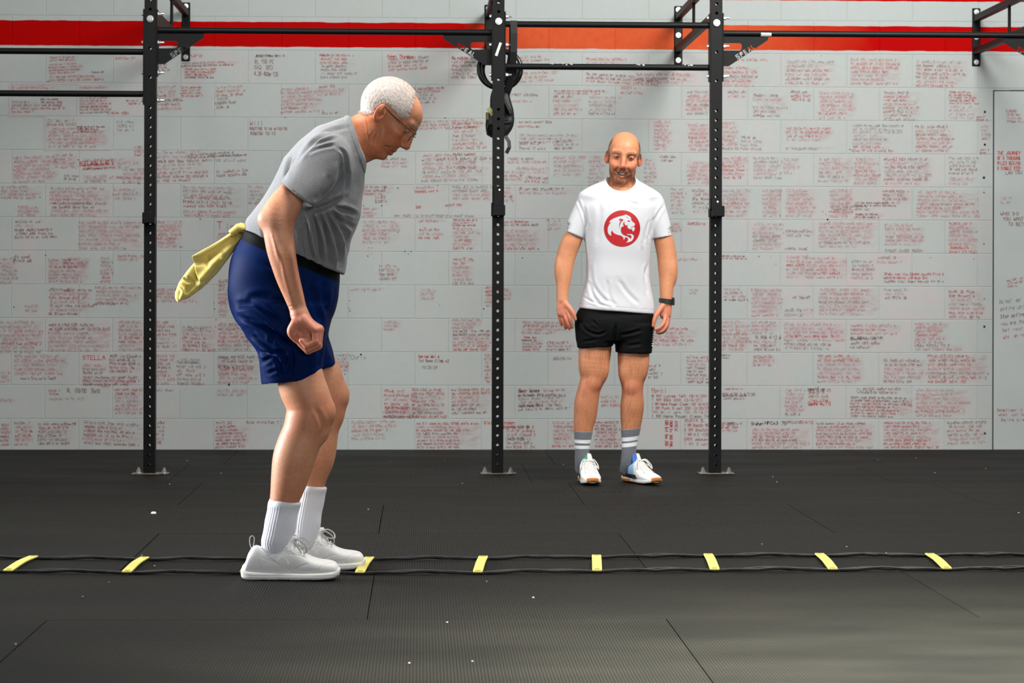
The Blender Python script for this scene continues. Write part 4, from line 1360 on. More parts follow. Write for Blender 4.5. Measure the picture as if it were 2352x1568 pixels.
def head(f, c, R, s=1.0, sy=1.0, old=True):
    """head in its own frame (x forward, y left, z up) blended onto the neck in field f"""
    c = np.array(c, float); m = .17*s
    sl, X, Y, Z = f.region(c - m, c + m)
    x, y, z = X - c[0], Y - c[1], Z - c[2]
    R = np.array(R, float)   # rows: forward, left, up
    lx, ly, lz = [((R[i][0]*x + R[i][1]*y + R[i][2]*z)/s).astype(np.float32) for i in range(3)]
    ly = ly / sy
    if not old: ly = ly / (1 - 1.5*np.clip(-.025 - lz, 0, .09))
    D = np.full(lx.shape, .1, np.float32); ay = np.abs(ly)
    def E(cx, cy, cz, rx, ry, rz, k=.012, sub=False, sym=True):
        nonlocal D
        Yy = ay if sym else ly
        qx, qy, qz = (lx-cx), (Yy-cy), (lz-cz)
        k0 = np.sqrt((qx/rx)**2 + (qy/ry)**2 + (qz/rz)**2); k1 = np.sqrt((qx/rx**2)**2 + (qy/ry**2)**2 + (qz/rz**2)**2) + 1e-6
        d = k0*(k0-1)/k1; D = smax(D, -d, k) if sub else smin(D, d, k)
    def Cn(a, b, ra, rb, k=.008, sub=False):
        nonlocal D
        ba = np.array(b, float) - np.array(a, float); L2 = ba @ ba + 1e-9
        px, py, pz = lx-a[0], ay-a[1], lz-a[2]
        t = np.clip((px*ba[0] + py*ba[1] + pz*ba[2])/L2, 0, 1)
        d = np.sqrt((px-t*ba[0])**2 + (py-t*ba[1])**2 + (pz-t*ba[2])**2) - (ra + t*(rb-ra)); D = smax(D, -d, k) if sub else smin(D, d, k)
    E(0, 0, .030, .099, .077, .094)
    E(.043, 0, .042, .078, .066, .068, .02)
    E(.050, 0, -.040, .060, .050, .084, .02)
    Cn((-.005, .052, -.040), (.022, .043, -.080), .018, .016, .02)           # jaw angle
    Cn((.022, .043, -.080), (.085, .014, -.112), .016, .016, .022)
    E(.095, 0, -.110, .021, .024, .018, .014)                                 # chin
    E(.072, .046, -.022, .030, .020, .020, .02)                              # cheekbone
    E(.078, .036, -.055, .026, .020, .026, .02)
    Cn((.110, .014, .033), (.095, .048, .033), .013, .011, .012)               # brow
    E(.124, .034, .012, .026, .019, .013, .010, sub=True)                      # eye socket
    E(.094, .034, .010, .0145, .0155, .0140, .004)                            # eye with lids
    E(.092, 0, -.048, .030, .038, .036, .016)
    Cn((.115, 0, .026), (.137, 0, -.028), .0095, .0112, .012)                 # nose
    E(.106, 0, -.012, .020, .014, .034, .010)
    E(.136, 0, -.033, .0125, .0125, .0105, .007)
    E(.124, .0125, -.038, .012, .009, .009, .006)
    E(.128, .007, -.048, .006, .004, .005, .003, sub=True)
    if old:
        Cn((.115, 0, -.070), (.103, .024, -.076), .0085, .006, .007)
        Cn((.113, 0, -.086), (.102, .020, -.083), .0090, .006, .007)
        Cn((-.03, .03, -.10), (.03, .03, -.125), .035, .025, .03)
        Cn((.121, .004, -.0785), (.100, .030, -.080), .0022, .002, .003, sub=True)
        Cn((.112, .020, -.045), (.088, .038, -.082), .0025, .003, .008, sub=True)
        E(.050, .030, -.112, .036, .026, .022, .02)                            # jowl
    else:
        E(.104, 0, -.074, .020, .032, .024, .012)
        Cn((.114, .022, -.046), (.100, .040, -.066), .0015, .003, .014, sub=True)
        Cn((.119, 0, -.077), (.103, .034, -.062), .0095, .0035, .004, sub=True)
        Cn((.117, 0, -.0915), (.101, .028, -.077), .0065, .0035, .004)
        Cn((.120, 0, -.0625), (.103, .030, -.060), .0045, .003, .004)
        E(.086, .042, -.036, .022, .018, .018, .014)
    # ears
    ca, sa = math.cos(.25), math.sin(.25)
    ex = (lx + .004); ez = (lz + .014)
    qx, qz = ex*ca + ez*sa, -ex*sa + ez*ca; out = .069 + (.35 if old else .60)*np.maximum(-qx + .005, 0); qy = ay - out - .006
    k0 = np.sqrt((qx/.019)**2 + (qy/.0075)**2 + (qz/.034)**2); d = (k0-1)*.0075
    D = smin(D, d, .004)
    k0 = np.sqrt(((qx-.002)/.0125)**2 + ((qy-.0080)/.0062)**2 + ((qz-.004)/.0245)**2); D = smax(D, -(k0-1)*.006, .003)
    k0 = np.sqrt(((qx+.001)/.0055)**2 + ((qy-.004)/.0036)**2 + ((qz-.010)/.0150)**2); D = smin(D, (k0-1)*.004, .003)
    k0 = np.sqrt(((qx-.007)/.0055)**2 + ((qy-.003)/.0070)**2 + ((qz+.002)/.0065)**2); D = smax(D, -(k0-1)*.0055, .003)
    D = D * s
    f.F[sl] = smin(f.F[sl], D, .022)

def to_local(V, c, R, s=1.0, sy=1.0):
    L = (V - np.array(c)) @ np.array(R).T / s; L[:, 1] /= sy
    if sy > 1: L[:, 1] /= (1 - 1.5*np.clip(-.025 - L[:, 2], 0, .09))
    return L

def paint_head(col, L, old):
    ay = np.abs(L[:, 1]); A = np.c_[L[:, 0], ay, L[:, 2]]
    near = (np.linalg.norm(L, axis=1) < .17)
    def put(m, c):
        nonlocal col
        col = blend(col, m*near, c)
    n = vnoise(L, 90, 3)
    put(.55*gauss(A, (.085, .045, -.03), (.04, .03, .035)), lin(205, 96, 66))
    put(.6*gauss(A, (.137, 0, -.03), (.022, .022, .03)), lin(208, 104, 84))
    put(.6*gauss(A, (-.004, .085, -.014), (.03, .02, .035)), lin(206, 92, 68))
    if old:
        put(.7*gauss(A, (.03, .04, -.12), (.08, .06, .05)), lin(196, 108, 68))
        put(.5*np.clip((.06 - np.abs(L[:, 2] + .05))/.06, 0, 1), lin(196, 112, 72))
        put(.65*gauss(A, (.110, .0, -.078), (.02, .03, .014)), lin(178, 88, 78))
        put(.55*gauss(A, (.110, .012, -.096), (.03, .04, .02)), lin(170, 110, 84))
        put(.5*np.clip(n, 0, 1)*gauss(A, (.07, .07, .04), (.05, .03, .05)), lin(170, 100, 66))
        put(.9*np.clip(1.6 - np.abs(L[:, 2] - .037 - .1*(ay-.03))/.0045, 0, 1)*(ay > .014)*(ay < .052)*(L[:, 0] > .08), lin(176, 158, 140))
    else:
        beard = gauss(A, (.075, .02, -.105), (.06, .055, .045))*1.5 + .8*gauss(A, (.02, .065, -.07), (.04, .03, .04)) + .8*gauss(A, (.12, .02, -.058), (.03, .03, .010))
        beard = np.clip(beard, 0, 1)*(L[:, 2] < -.035)
        put(np.clip(.95*beard*(.85 + .25*n), 0, .92), lin(116, 62, 36))
        hairm = np.clip((ay - .051 + .25*np.clip(-L[:, 0], -.02, .1))/.010, 0, 1)*(L[:, 2] > -.01)*(L[:, 0] < .055)*(ay < .084)
        hairm = np.maximum(hairm, np.clip((-L[:, 0] - .075)/.02, 0, 1)*(L[:, 2] > -.05))
        put(.9*hairm*(.85 + .2*n), lin(84, 60, 38))
        put(.5*np.clip(1.5 - np.abs(L[:, 2] - .034 - .10*(.03-np.abs(ay-.03)))/.0042, 0, 1)*(ay > .014)*(ay < .050)*(L[:, 0] > .085), lin(150, 100, 68))
        put(.95*gauss(A, (.117, .0, -.0915), (.014, .022, .004)), lin(176, 84, 76))
        put(.9*np.clip(2.2 - 1.6*np.hypot(ay/.031, (L[:, 2] + .0765 - 11*ay*ay)/.0078), 0, 1)*(L[:, 0] > .085), lin(64, 20, 16))
    # eyes
    e = np.hypot((ay - .034)/.0135, (L[:, 2] - (.009 if old else .008))/(.0046 if old else .0026))
    front = L[:, 0] > .088
    put(np.clip((1.25 - e)*5, 0, 1)*front, lin(212, 200, 190) if old else lin(150, 128, 116))
    ir = np.hypot(ay - .034, L[:, 2] - .008)
    put(np.clip((.0058 - ir)/.0015, 0, 1)*(e < 1.2)*front, lin(38, 28, 22))
    put(.85*np.exp(-((e - 1.25)/.22)**2)*front*(L[:, 2] > .006), lin(66, 34, 22))
    put(.35*gauss(A, (.105, .034, .0), (.02, .02, .007)), lin(150, 76, 54))
    return col

YO = 8.13
def O(px, py, dy=0.0): return at(px, py, YO + dy)
def S(px, dy=0.0): return px * (YO + dy) / FPX

def old_man():
    body_t = thing('person', 'older white-haired man with glasses, grey t-shirt and navy shorts, bent forward at the floor ladder', 'person', tuple(on_floor(690, 1322)))
    # ---------------- body
    p0, p1 = O(500, 1250), O(1000, 160)
    hx0, hx1 = O(795, 0)[0], O(980, 0)[0]
    f = SDF(steps((O(580, 0)[0], hx0, .0036), (hx0, hx1, .0024)),
            steps((YO - .36, YO - .11, .0034), (YO - .11, YO + .11, .0026), (YO + .11, YO + .36, .0042)),
            steps((O(0, 1300)[2], O(0, 870)[2], .0045), (O(0, 870)[2], O(0, 700)[2], .0030), (O(0, 700)[2], O(0, 395)[2], .0042), (O(0, 395)[2], O(0, 170)[2], .0024)))
    near, far = -.115, .135
    # legs
    for (dy, st) in ((near, [(668,690,48,-.09),(672,790,48,-.10),(686,845,52,near),(694,885,55,near),(706,915,54,near),(711,938,52.5,near),(707,962,52,near),(698,990,49,near),(686,1020,49.5,near),(675,1052,49,near),(667,1090,44.5,near),(659,1125,38,near),(650,1160,32,near),(641,1200,29,near),(634,1240,30,near)]),
                     (far, [(680,700,48,.09),(702,785,42,.10),(722,838,51,far),(737,872,52,far),(748,905,48,far),(748,930,46,far),(742,960,44,far),(736,990,42,far),(731,1025,43,far),(726,1055,42,far),(720,1090,33,far),(716,1120,28,far),(711,1160,25,far),(703,1215,25,far)])):
        f.tube([O(a, b, d) for a, b, h, d in st], [S(h, d)*.985 for a, b, h, d in st], k=.02, q=1.0)
    for dy, kx, ky in ((near, 752, 948), (far, 783, 908)):                          # knee caps
        f.ell(O(kx, ky, dy), (.026, .036, .036), k=.03)
        f.ell(O(kx - 12, ky + 44, dy), (.020, .030, .030), k=.03)
    # trunk (under the clothes), neck
    w_ = np.array([.471, 0, .882]); u_ = np.array([.882, 0, -.471])
    back = [(820,262),(801,267),(780.6,273),(729.6,291),(683.7,326.5),(653,362),(637.8,395),(620,428.6),(602,459),(581.6,484.7),(566,505),(563.5,520),(563,540),(560,560)]
    front = [(846,350),(842,376),(839,393),(834,444),(829,492),(816,528),(806,551),(803.6,569),(797,587),(794,612),(790,632),(788,650)]
    o_ = O(670, 610)
    def tn(pl): q = np.array([((O(a, b) - o_) @ w_, (O(a, b) - o_) @ u_) for a, b in pl]); return q[np.argsort(q[:, 0])]
    tb, tf = tn(back), tn(front); rows = []
    hwid = [(-.05,.165),(0,.172),(.10,.180),(.20,.186),(.30,.192),(.38,.188),(.44,.158),(.49,.112),(.53,.08),(.58,.06)]
    for t in np.linspace(-.03, .585, 26):
        nb, nf = np.interp(t, tb[:, 0], tb[:, 1]), np.interp(t, tf[:, 0], tf[:, 1])
        if t > tf[-1, 0]: nf = tf[-1, 1] - (t - tf[-1, 0])*.35
        rows.append((t, (nb + nf)/2, 0, (nf - nb)/2, np.interp(t, *zip(*hwid))))
    f.loft(o_, w_, u_, (0, 1, 0), [(-.16, -.03, 0, .10, .13), (-.08, -.03, 0, .11, .13)] + [(t, c, 0, a - .036, b - .034) for t, c, _, a, b in rows if t < .46], k=.02)
    f.tube([O(790, 350), O(818, 322), O(846, 300)], [.082, .073, .066], k=.03)
    f.ell(O(850, 343), (.032, .040, .026), k=.03)
    f.cone(O(845, 356), O(826, 350), .018, .03, k=.02)
    # arms: near (his right) and far
    arm = [(757,366,34),(716,396,34),(676,438,32),(655,470,39),(640,497,41),(640,530,36.5),(645,570,34),(653,607,30.5),(662,640,27.5),(674,676,23.5),(683,704,20.5),(688,722,20)]
    dys = [-.185,-.205,-.225,-.24,-.25,-.255,-.255,-.25,-.245,-.24,-.235,-.235]
    f.tube([O(a, b, d) for (a, b, h), d in zip(arm, dys)], [S(h, d)*.97 for (a, b, h), d in zip(arm, dys)], k=.014, q=.92)
    f.ell(O(607, 503, -.25), (.020, .024, .022), k=.03)                            # elbow point
    f.tube([O(a + 12, b, -d) for (a, b, h), d in zip(arm, dys)], [S(h, 0)*.92 for (a, b, h) in arm], k=.014, q=.92)
    # fists
    for sg, ox in ((1, 0), (-1, 12)):
        def H(px, py, d): return O(px + ox, py, -.235*sg + d*sg)
        f.tube([H(688,722,0), H(697,742,0), H(705,757,0)], [.029, .033, .030], k=.01, q=1.15)
        for (d, s_, a, b, c, e, r) in ((-.033, 0, (722,757),(724,784),(704,795),(692,782),.0108),(-.012, 0,(729,756),(729,790),(706,802),(689,788),.0118),(.010, 0,(734,755),(732,795),(708,806),(690,790),.0122),(.032, 0,(735,757),(732,792),(708,803),(692,788),.0118)):
            f.tube([H(697,735,d*.7), H(*a, d)], [.018, .014], k=.008)
            f.tube([H(*a, d), H(*b, d), ], [r*1.12, r], k=.003, m=2)
            f.tube([H(*b, d), H(*c, d)], [r*1.05, r*.95], k=.002, m=2)
            f.tube([H(*c, d), H(*e, d)], [r*.95, r*.85], k=.002, m=2)
        f.ell(H(704, 780, 0), (.024, .038, .022), k=.006)
        f.ell(H(687, 768, 0), (.016, .034, .017), k=.006)
        f.tube([H(678,742,-.022), H(669,762,-.020), H(680,780,-.012)], [.016, .015, .011], k=.010)    # heel of the hand
        f.tube([H(690,738,.040), H(704,762,.050), H(708,784,.046), H(697,796,.030)], [.017, .014, .012, .010], k=.006)   # thumb on the far side
        f.tube([H(696,764,-.047), H(712,761,-.050), H(722,764,-.049)], [.004, .005, .003], k=.008, sub=True)
    for dx in (0,):                                                               # forearm tendons and veins
        f.tube([O(664,540,-.262), O(670,580,-.284), O(677,630,-.276), O(687,680,-.258), O(690,705,-.245)], [.004,.0045,.0045,.004,.004], k=.014)
        f.tube([O(640,545,-.270), O(646,585,-.297), O(656,635,-.283), O(671,685,-.262), O(676,705,-.25)], [.0035,.0035,.0035,.003,.003], k=.014)
        f.tube([O(622,505,-.265), O(628,540,-.298), O(638,580,-.298), O(650,620,-.270)], [.004,.004,.004,.003], k=.014)
    Rm = np.array([[.722, 0, -.692], [0, 1, 0], [.692, 0, .722]]); hc = O(882.5, 258)
    head(f, hc, Rm, 1.0, 1.0, True)
    V, Q = f.arrays(); V = relax(V, Q, .4)
    L = to_local(V, hc, Rm); N_ = normals(V, Q)
    near_h = np.linalg.norm(L, axis=1) < .2
    # wrinkles
    V = creases(V, N_, [([(858,300),(848,318),(846,345)], .0022, .0032), ([(868,300),(860,322),(857,350)], .0018, .003), ([(838,270),(842,300),(846,325)], .002, .003),
                        ([(921,332),(905,340),(893,352)], .0022, .0026), ([(905,270),(912,277),(920,282)], .0012, .002), ([(868,345),(872,356),(871,366)], .0016, .0024),
                        ([(728,930),(745,975),(738,1000)], .004, .008), ([(660,710),(675,702),(690,706)], .0018, .003)], YO - .08)
    col = np.tile(np.array(lin(218, 156, 120)), (len(V), 1))
    z = V[:, 2]
    blot = vnoise(V, 22, 5)
    arms = (np.abs(V[:, 1] - YO) > .17)*(z > O(0, 860)[2])
    col = blend(col, .55*arms, lin(214, 146, 112)); col = blend(col, .30*np.clip(blot, 0, 1), lin(200, 120, 88))
    hand_z = O(0, 745)[2]
    col = blend(col, .55*arms*(z < hand_z + .05), lin(216, 132, 112))
    knee = O(0, 945)[2]; col = blend(col, .35*np.exp(-((z - knee)/.07)**2)*(z < O(0, 800)[2]), lin(196, 110, 78))
    col = blend(col, .30*(z < O(0, 1060)[2]), lin(206, 134, 100))
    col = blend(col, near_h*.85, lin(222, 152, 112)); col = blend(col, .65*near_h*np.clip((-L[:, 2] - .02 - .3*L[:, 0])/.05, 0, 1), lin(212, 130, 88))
    col = paint_head(col, L, True)
    body = child('body', raw_mesh('body', V, Q, np.clip(col, 0, 1)), body_t, M_skin)

    # ---------------- hair
    poly = [(950,226),(943,255),(934,272),(920,272),(911,262),(902,251),(893,241),(880,237),(868,243),(861,256),(852,264),(838,264),(822,254),(812,235),(832,188),(880,168),(935,178),(962,206)]
    P_ = np.array([O(a, b)[[0, 2]] for a, b in poly])
    def inside(pt):
        x, y = pt[:, 0], pt[:, 1]; r = np.zeros(len(pt), bool); n = len(P_)
        for i in range(n):
            a, b = P_[i], P_[(i+1) % n]
            c_ = ((a[1] > y) != (b[1] > y)) & (x < (b[0]-a[0])*(y-a[1])/(b[1]-a[1]+1e-12) + a[0]); r ^= c_
        return r
    pt = V[:, [0, 2]]; hm = near_h & inside(pt) & ~((np.abs(L[:, 1]) > .0785) & (L[:, 2] < .022) & (L[:, 0] > -.04) & (L[:, 0] < .02))
    dd = np.zeros(len(V)); idx = np.nonzero(hm)[0]
    d_, _ = seg_d(pt[idx, 0], pt[idx, 1], [tuple(p) for p in P_] + [tuple(P_[0])]); dd[idx] = d_
    off = .0045*np.clip(dd/.010, 0, 1)**.5
    flow = np.c_[L[:, 0]*.55 + L[:, 2]*1.0, L[:, 1]*1.0]
    st = np.sin(flow[:, 0]*420 + vnoise(L, 30, 1)*3.0)*.5 + np.sin(flow[:, 1]*500 + vnoise(L, 40, 2)*3.0)*.5
    Vh = V + N_*(off*(1 + .18*st) + .0008)[:, None]
    keep = hm[Q].all(1); Qh = Q[keep]; used, inv = np.unique(Qh, return_inverse=True)
    ch = np.tile(np.array(lin(206, 194, 186)), (len(used), 1)); Lu = L[used]
    ch = blend(ch, .45*np.clip((Lu[:, 2] - .085)/.04, 0, 1), lin(214, 160, 136)); ch = blend(ch, .3*np.clip(vnoise(Lu, 60, 9), 0, 1), lin(188, 168, 156))
    M_hair = mat('white_hair', (.8, .78, .75), rough=.55, noise=.12, nscale=260, bump=.5, bscale=300, attr='Col')
    M_strand = mat('white_hair_strands', lin(210, 200, 193), rough=.45, noise=.15, nscale=120)
    hair = child('hair', raw_mesh('hair', Vh[used], inv.reshape(Qh.shape), ch), body_t, M_hair)
    rs = np.random.RandomState(4); pick = rs.choice(idx, 9000); VV = []; FF = []
    for i in pick:
        n = N_[i]; Li = L[i]
        d_w = np.array([.10 + .55*np.clip((Li[0] + .02)/.08, 0, 1), .25*np.sign(Li[1])*max(0, .3 - abs(Li[1])*4), -1.0]) + rs.normal(size=3)*.15
        d_w = d_w - n*(d_w @ n); d_w /= np.linalg.norm(d_w) + 1e-9
        ln = rs.uniform(.009, .018)*(.6 if Li[2] > .1 else 1)
        a = V[i] + n*.003; b = a + d_w*ln*.5 + n*.0035; c_ = a + d_w*ln + n*rs.uniform(.0015, .005)
        if dd[i] < .004: c_ = a + d_w*ln*.6 + n*.001
        sd = np.cross(d_w, n)*.00034; k = len(VV)
        VV += [a - sd, a + sd, b + sd*.9, b - sd*.9, c_]; FF += [(k, k+1, k+2, k+3), (k+3, k+2, k+4)]
    me = bpy.data.meshes.new('hair_strands'); me.from_pydata([tuple(v) for v in VV], [], FF)
    hs_ = child('hair_strands', me, hair, M_strand); hs_.location = (0, 0, 0); hs_['kind'] = 'stuff'

    # ---------------- glasses
    def W(p): return hc + Rm.T @ np.array(p)
    g = MB()
    for sg in (-1, 1):
        rim = [W((.131 - abs(y_)*.12, sg*(.034 + y_), .006 + z_)) for y_, z_ in [(.026*math.copysign(abs(math.cos(a_))**.6, math.cos(a_)), .018*math.copysign(abs(math.sin(a_))**.6, math.sin(a_))) for a_ in np.linspace(0, 2*math.pi, 33)]]
        g.tube(rim, .0011, 6, caps=False)
        g.tube([W((.125, sg*.060, .014)), W((.105, sg*.073, .014)), W((.030, sg*.077, .010)), W((-.006, sg*.079, .012)), W((-.024, sg*.079, -.006))], .0013, 6)
    g.tube([W((.132, -.010, .010)), W((.138, 0, .014)), W((.132, .010, .010))], .0012, 6)
    gl = child('glasses', g.build('glasses', True), body_t, mat('dark_wire', lin(46, 34, 28), rough=.3, metal=.8), 'thin dark wire glasses')
    M_lens = mat('lens', (.8, .8, .8), rough=.03, spec=.8); M_lens.node_tree.nodes['Principled BSDF'].inputs['Alpha'].default_value = .10
    for sg in (-1, 1):
        lb = MB(); n = 24
        for xo in (0, .0012):
            pass
        pts = [(.026*math.copysign(abs(math.cos(a_))**.6, math.cos(a_)), .018*math.copysign(abs(math.sin(a_))**.6, math.sin(a_))) for a_ in np.linspace(0, 2*math.pi, n + 1)[:-1]]
        V2 = [W((.1305 - abs(a_)*.12, sg*(.034 + a_), .006 + b_)) for a_, b_ in pts] + [W((.1322 - abs(a_)*.12, sg*(.034 + a_), .006 + b_)) for a_, b_ in pts]
        lb.add(V2, [tuple(range(n)), tuple(range(2*n - 1, n - 1, -1))] + [(k, n + k, n + (k+1) % n, (k+1) % n) for k in range(n)])
        l_ = child('lens', lb.build('lens'), gl, M_lens); l_.location = (0, 0, 0)

    # ---------------- t-shirt
    sf = SDF(np.arange(O(548, 0)[0], O(858, 0)[0], .0035), np.arange(YO - .345, YO + .345, .0038), np.arange(O(0, 655)[2], O(0, 252)[2], .0035))
    ca_, cb_ = O(803, 267), O(842, 377); cd = cb_ - ca_; cn = np.array([-cd[2], 0, cd[0]]); cn /= np.linalg.norm(cn)
    if cn[0] < 0: cn = -cn
    ha, hb_ = O(566, 534), O(787, 630); hd = hb_ - ha; hn = np.array([hd[2], 0, -hd[0]]); hn /= np.linalg.norm(hn)
    if hn[2] > 0: hn = -hn
    sf.loft(o_, w_, u_, (0, 1, 0), rows, k=.0, n=2.25, cut=[(ha, hn)])
    for sg in (-1, 1):
        A, B, op = O(750, 360, sg*.165), O(664, 474, sg*.262), O(683.6, 449, sg*.25)
        dn = np.array([-.62, 0, -.78]); dn /= np.linalg.norm(dn)
        def sleeve(X, Y, Z, A=A, B=B, op=op, dn=dn, ra=.084, rb=.0665):
            a = A; ba = B - A; L2 = ba @ ba; x, y, z = X-a[0], (Y-a[1]), Z-a[2]
            t = np.clip((x*ba[0]+y*ba[1]+z*ba[2])/L2, 0, 1)
            d = np.sqrt((x-t*ba[0])**2 + ((y-t*ba[1])*1.12)**2 + (z-t*ba[2])**2) - (ra + t*(rb-ra))
            return smax(d, (X-op[0])*dn[0] + (Y-op[1])*dn[1] + (Z-op[2])*dn[2], .004)
        lo = np.minimum(A, B) - .1; hi = np.maximum(A, B) + .1
        sf.put(lo, hi, sleeve, k=.022)
        def cav(X, Y, Z, A=A, B=B, op=op, dn=dn, ra=.084-.010, rb=.0665-.0085):
            ba = B - A; L2 = ba @ ba; x, y, z = X-A[0], Y-A[1], Z-A[2]
            t = (x*ba[0]+y*ba[1]+z*ba[2])/L2; tc = np.clip(t, 0, 1.6)
            d = np.sqrt((x-t*ba[0])**2 + ((y-t*ba[1])*1.12)**2 + (z-t*ba[2])**2) - (ra + tc*(rb-ra))
            return smax(d, (.55 - t)*.2, .008)
        sf.put(op - .13, op + .13, cav, k=.003, sub=True)
    # neck opening
    sf.plane(ca_, cn, .004, lo=O(780, 400, -.35), hi=O(900, 230, .35))
    sf.tube([O(826, 318), O(845, 300)], [.079, .079], k=.004, sub=True)
    sV, sQ = sf.arrays()
    for _ in range(2): sV = relax(sV, sQ)
    sN = normals(sV, sQ)
    cr = [([(800,288),(760,297),(725,320),(700,348),(682,372)], .007, .0075), ([(778,300),(735,318),(706,342)], .007, .006), ([(774,318),(735,330),(702,350)], .006, .006),
          ([(772,334),(735,342),(705,355)], .005, .006), ([(668,352),(660,382),(655,408)], .008, .007),
          ([(774,340),(790,352),(796,385),(795,425),(787,452)], .008, .0055), ([(790,372),(778,420),(756,458)], .009, .012),
          ([(712,480),(725,480),(755,470),(790,452)], .016, .010), ([(716,486),(728,545),(736,607)], .017, .0085), ([(730,484),(750,545),(757,620)], .018, .009),
          ([(744,480),(768,540),(780,612)], .017, .009), ([(756,478),(788,528),(799,566)], .015, .009), ([(762,474),(795,482),(820,492)], .014, .008), ([(700,505),(706,560),(720,602)], .010, .008),
          ([(786,540),(796,572),(796,606)], .009, .007), ([(742,500),(748,560),(745,610)], .007, .006), ([(770,500),(800,515),(815,523)], .007, .008), ([(690,520),(694,560),(700,590)], .007, .007),
          ([(812,330),(820,380),(818,440)], .004, .012), ([(640,440),(622,470),(600,498)], .005, .010), ([(600,505),(606,535),(608,550)], .004, .008),
          ([(760,400),(750,432),(736,462)], .004, .010)]
    sV = creases(sV, sN, cr, YO - .2)
    sV += sN*(.0016*vnoise(sV, 26, 8))[:, None]
    sc_ = np.tile(np.array(lin(128, 129, 131)), (len(sV), 1))
    dc = (sV - ca_) @ cn; rib = np.exp(-((dc + .016)/.0016)**2)
    sV2 = sV.copy(); colr = (dc > -.016)*(dc < .02)*(sV[:, 0] > O(780, 0)[0])
    sV2 += sN*(.0022*colr)[:, None]
    sc_ = blend(sc_, .35*rib*(sV[:, 0] > O(780, 0)[0]), lin(92, 93, 95))
    M_heather = cloth_mat('heather_grey_cotton', noise=.16, nscale=240, bump=.35, bscale=600)
    child('t_shirt', raw_mesh('t_shirt', sV2, sQ, sc_), body_t, M_heather, 'heather grey short-sleeved t-shirt')

    # ---------------- shorts
    h = SDF(np.arange(O(512, 0)[0], O(798, 0)[0], .0036), np.arange(YO - .245, YO + .275, .0042), np.arange(O(0, 905)[2], O(0, 515)[2], .0036))
    def vloft(rows_, yc, wd_, k, cut=None, nn=2.4):
        rr = []
        for (py, xb, xf, hw) in rows_:
            a, b = O(xb, py, yc), O(xf, py, yc); rr.append((a[2], (a[0]+b[0])/2, yc, (b[0]-a[0])/2, hw))
        rr.sort()
        h.loft((0, YO, 0), (0, 0, 1), (1, 0, 0), (0, 1, 0), rr, k=k, n=nn, cut=cut, cap=.01)
    wn = -hn
    wtop_a, wtop_b = O(569, 528), O(790, 624)
    vloft([(520,560,720,.150),(545,553,745,.160),(570,541,765,.172),(592,532,776,.182),(620,527,779,.188),(650,524.5,780.5,.19),(680,525,779,.192),(705,529,773,.192),(721,534,767,.192),(738,542,759,.190),(756,556,754,.186),(775,568,752,.18)], 0, 0, 0, cut=[(wtop_a, wn)])
    na, nb_ = O(600, 884, -.1), O(690, 875, -.1); nd = nb_ - na; nn1 = np.array([nd[2], 0, -nd[0]]); nn1 /= np.linalg.norm(nn1)
    if nn1[2] > 0: nn1 = -nn1
    fa, fb = O(697, 872, 0), O(774, 835, 0); fd = fb - fa; nn2 = np.array([fd[2], 0, -fd[0]]); nn2 /= np.linalg.norm(nn2)
    if nn2[2] > 0: nn2 = -nn2
    vloft([(700,540,752,.10),(740,549,750,.105),(765,566,746,.108),(786,577,745,.108),(811,592,744,.108),(845,597,742,.108),(890,600,742,.11),(905,600,742,.11)], -.095, 0, .02, cut=[(na, nn1), (fa, nn2)])
    vloft([(700,600,768,.10),(740,612,757,.105),(765,622,751,.105),(786,632,757,.105),(811,645,766,.108),(845,656,774,.11),(880,662,782,.11)], .10, 0, .02, cut=[(fa, nn2)])
    def cavity(rows_, yc):
        rr = []
        for (py, xb, xf, hw) in rows_:
            a, b = O(xb, py, yc), O(xf, py, yc); rr.append((a[2], (a[0]+b[0])/2, yc, (b[0]-a[0])/2, hw))
        rr.sort(); h.loft((0, YO, 0), (0, 0, 1), (1, 0, 0), (0, 1, 0), rr, k=.003, n=2.4, cap=.004, sub=True)
    cavity([(862,606,728,.095),(880,606,732,.100),(915,606,734,.104)], -.095)
    cavity([(842,664,770,.095),(870,666,778,.10),(915,666,784,.10)], .10)
    hV, hQ = h.arrays()
    for _ in range(2): hV = relax(hV, hQ)
    hN = normals(hV, hQ)
    hc_ = [([(529,703),(575,700),(610,715),(640,738)], .011, .011), ([(545,728),(590,742),(630,765),(668,800)], .012, .009), ([(575,768),(612,792),(640,808)], .009, .008),
           ([(604,745),(622,760),(626,785)], .008, .007), ([(592,806),(620,812),(640,808),(655,815),(652,850)], .009, .007), ([(600,835),(625,820),(640,830),(645,860)], .008, .007), ([(668,800),(672,830),(665,862)], .007, .007),
           ([(612,858),(640,850),(660,862)], .006, .006), ([(745,640),(742,680),(752,725)], .006, .010), ([(715,650),(725,700),(735,745)], .006, .010), ([(770,660),(765,690),(755,715)], .006, .008), ([(625,700),(640,690),(660,700)], .006, .010),
           ([(745,770),(752,800),(760,830)], .006, .008), ([(600,600),(650,630),(690,660)], .003, .010), ([(560,690),(600,680),(640,690)], .005, .012), ([(730,790),(735,820),(728,850)], .006, .009)]
    hV = creases(hV, hN, hc_, YO - .2)
    hV += hN*(.0022*vnoise(hV, 24, 21))[:, None]
    cb2 = np.tile(np.array(lin(1, 27, 76)), (len(hV), 1)); dist = (hV - wtop_a) @ (-wn)
    bandm = np.clip((S(27) - dist)/.003, 0, 1); cb2 = blend(cb2, bandm, lin(7, 9, 10))
    M_navy = cloth_mat('navy_polyester', rough=.6, noise=.06, nscale=80, bump=.12, bscale=400, sheen=0, spec=.05)
    child('shorts', raw_mesh('shorts', hV, hQ, cb2), body_t, M_navy, 'navy blue gym shorts with a black waistband')

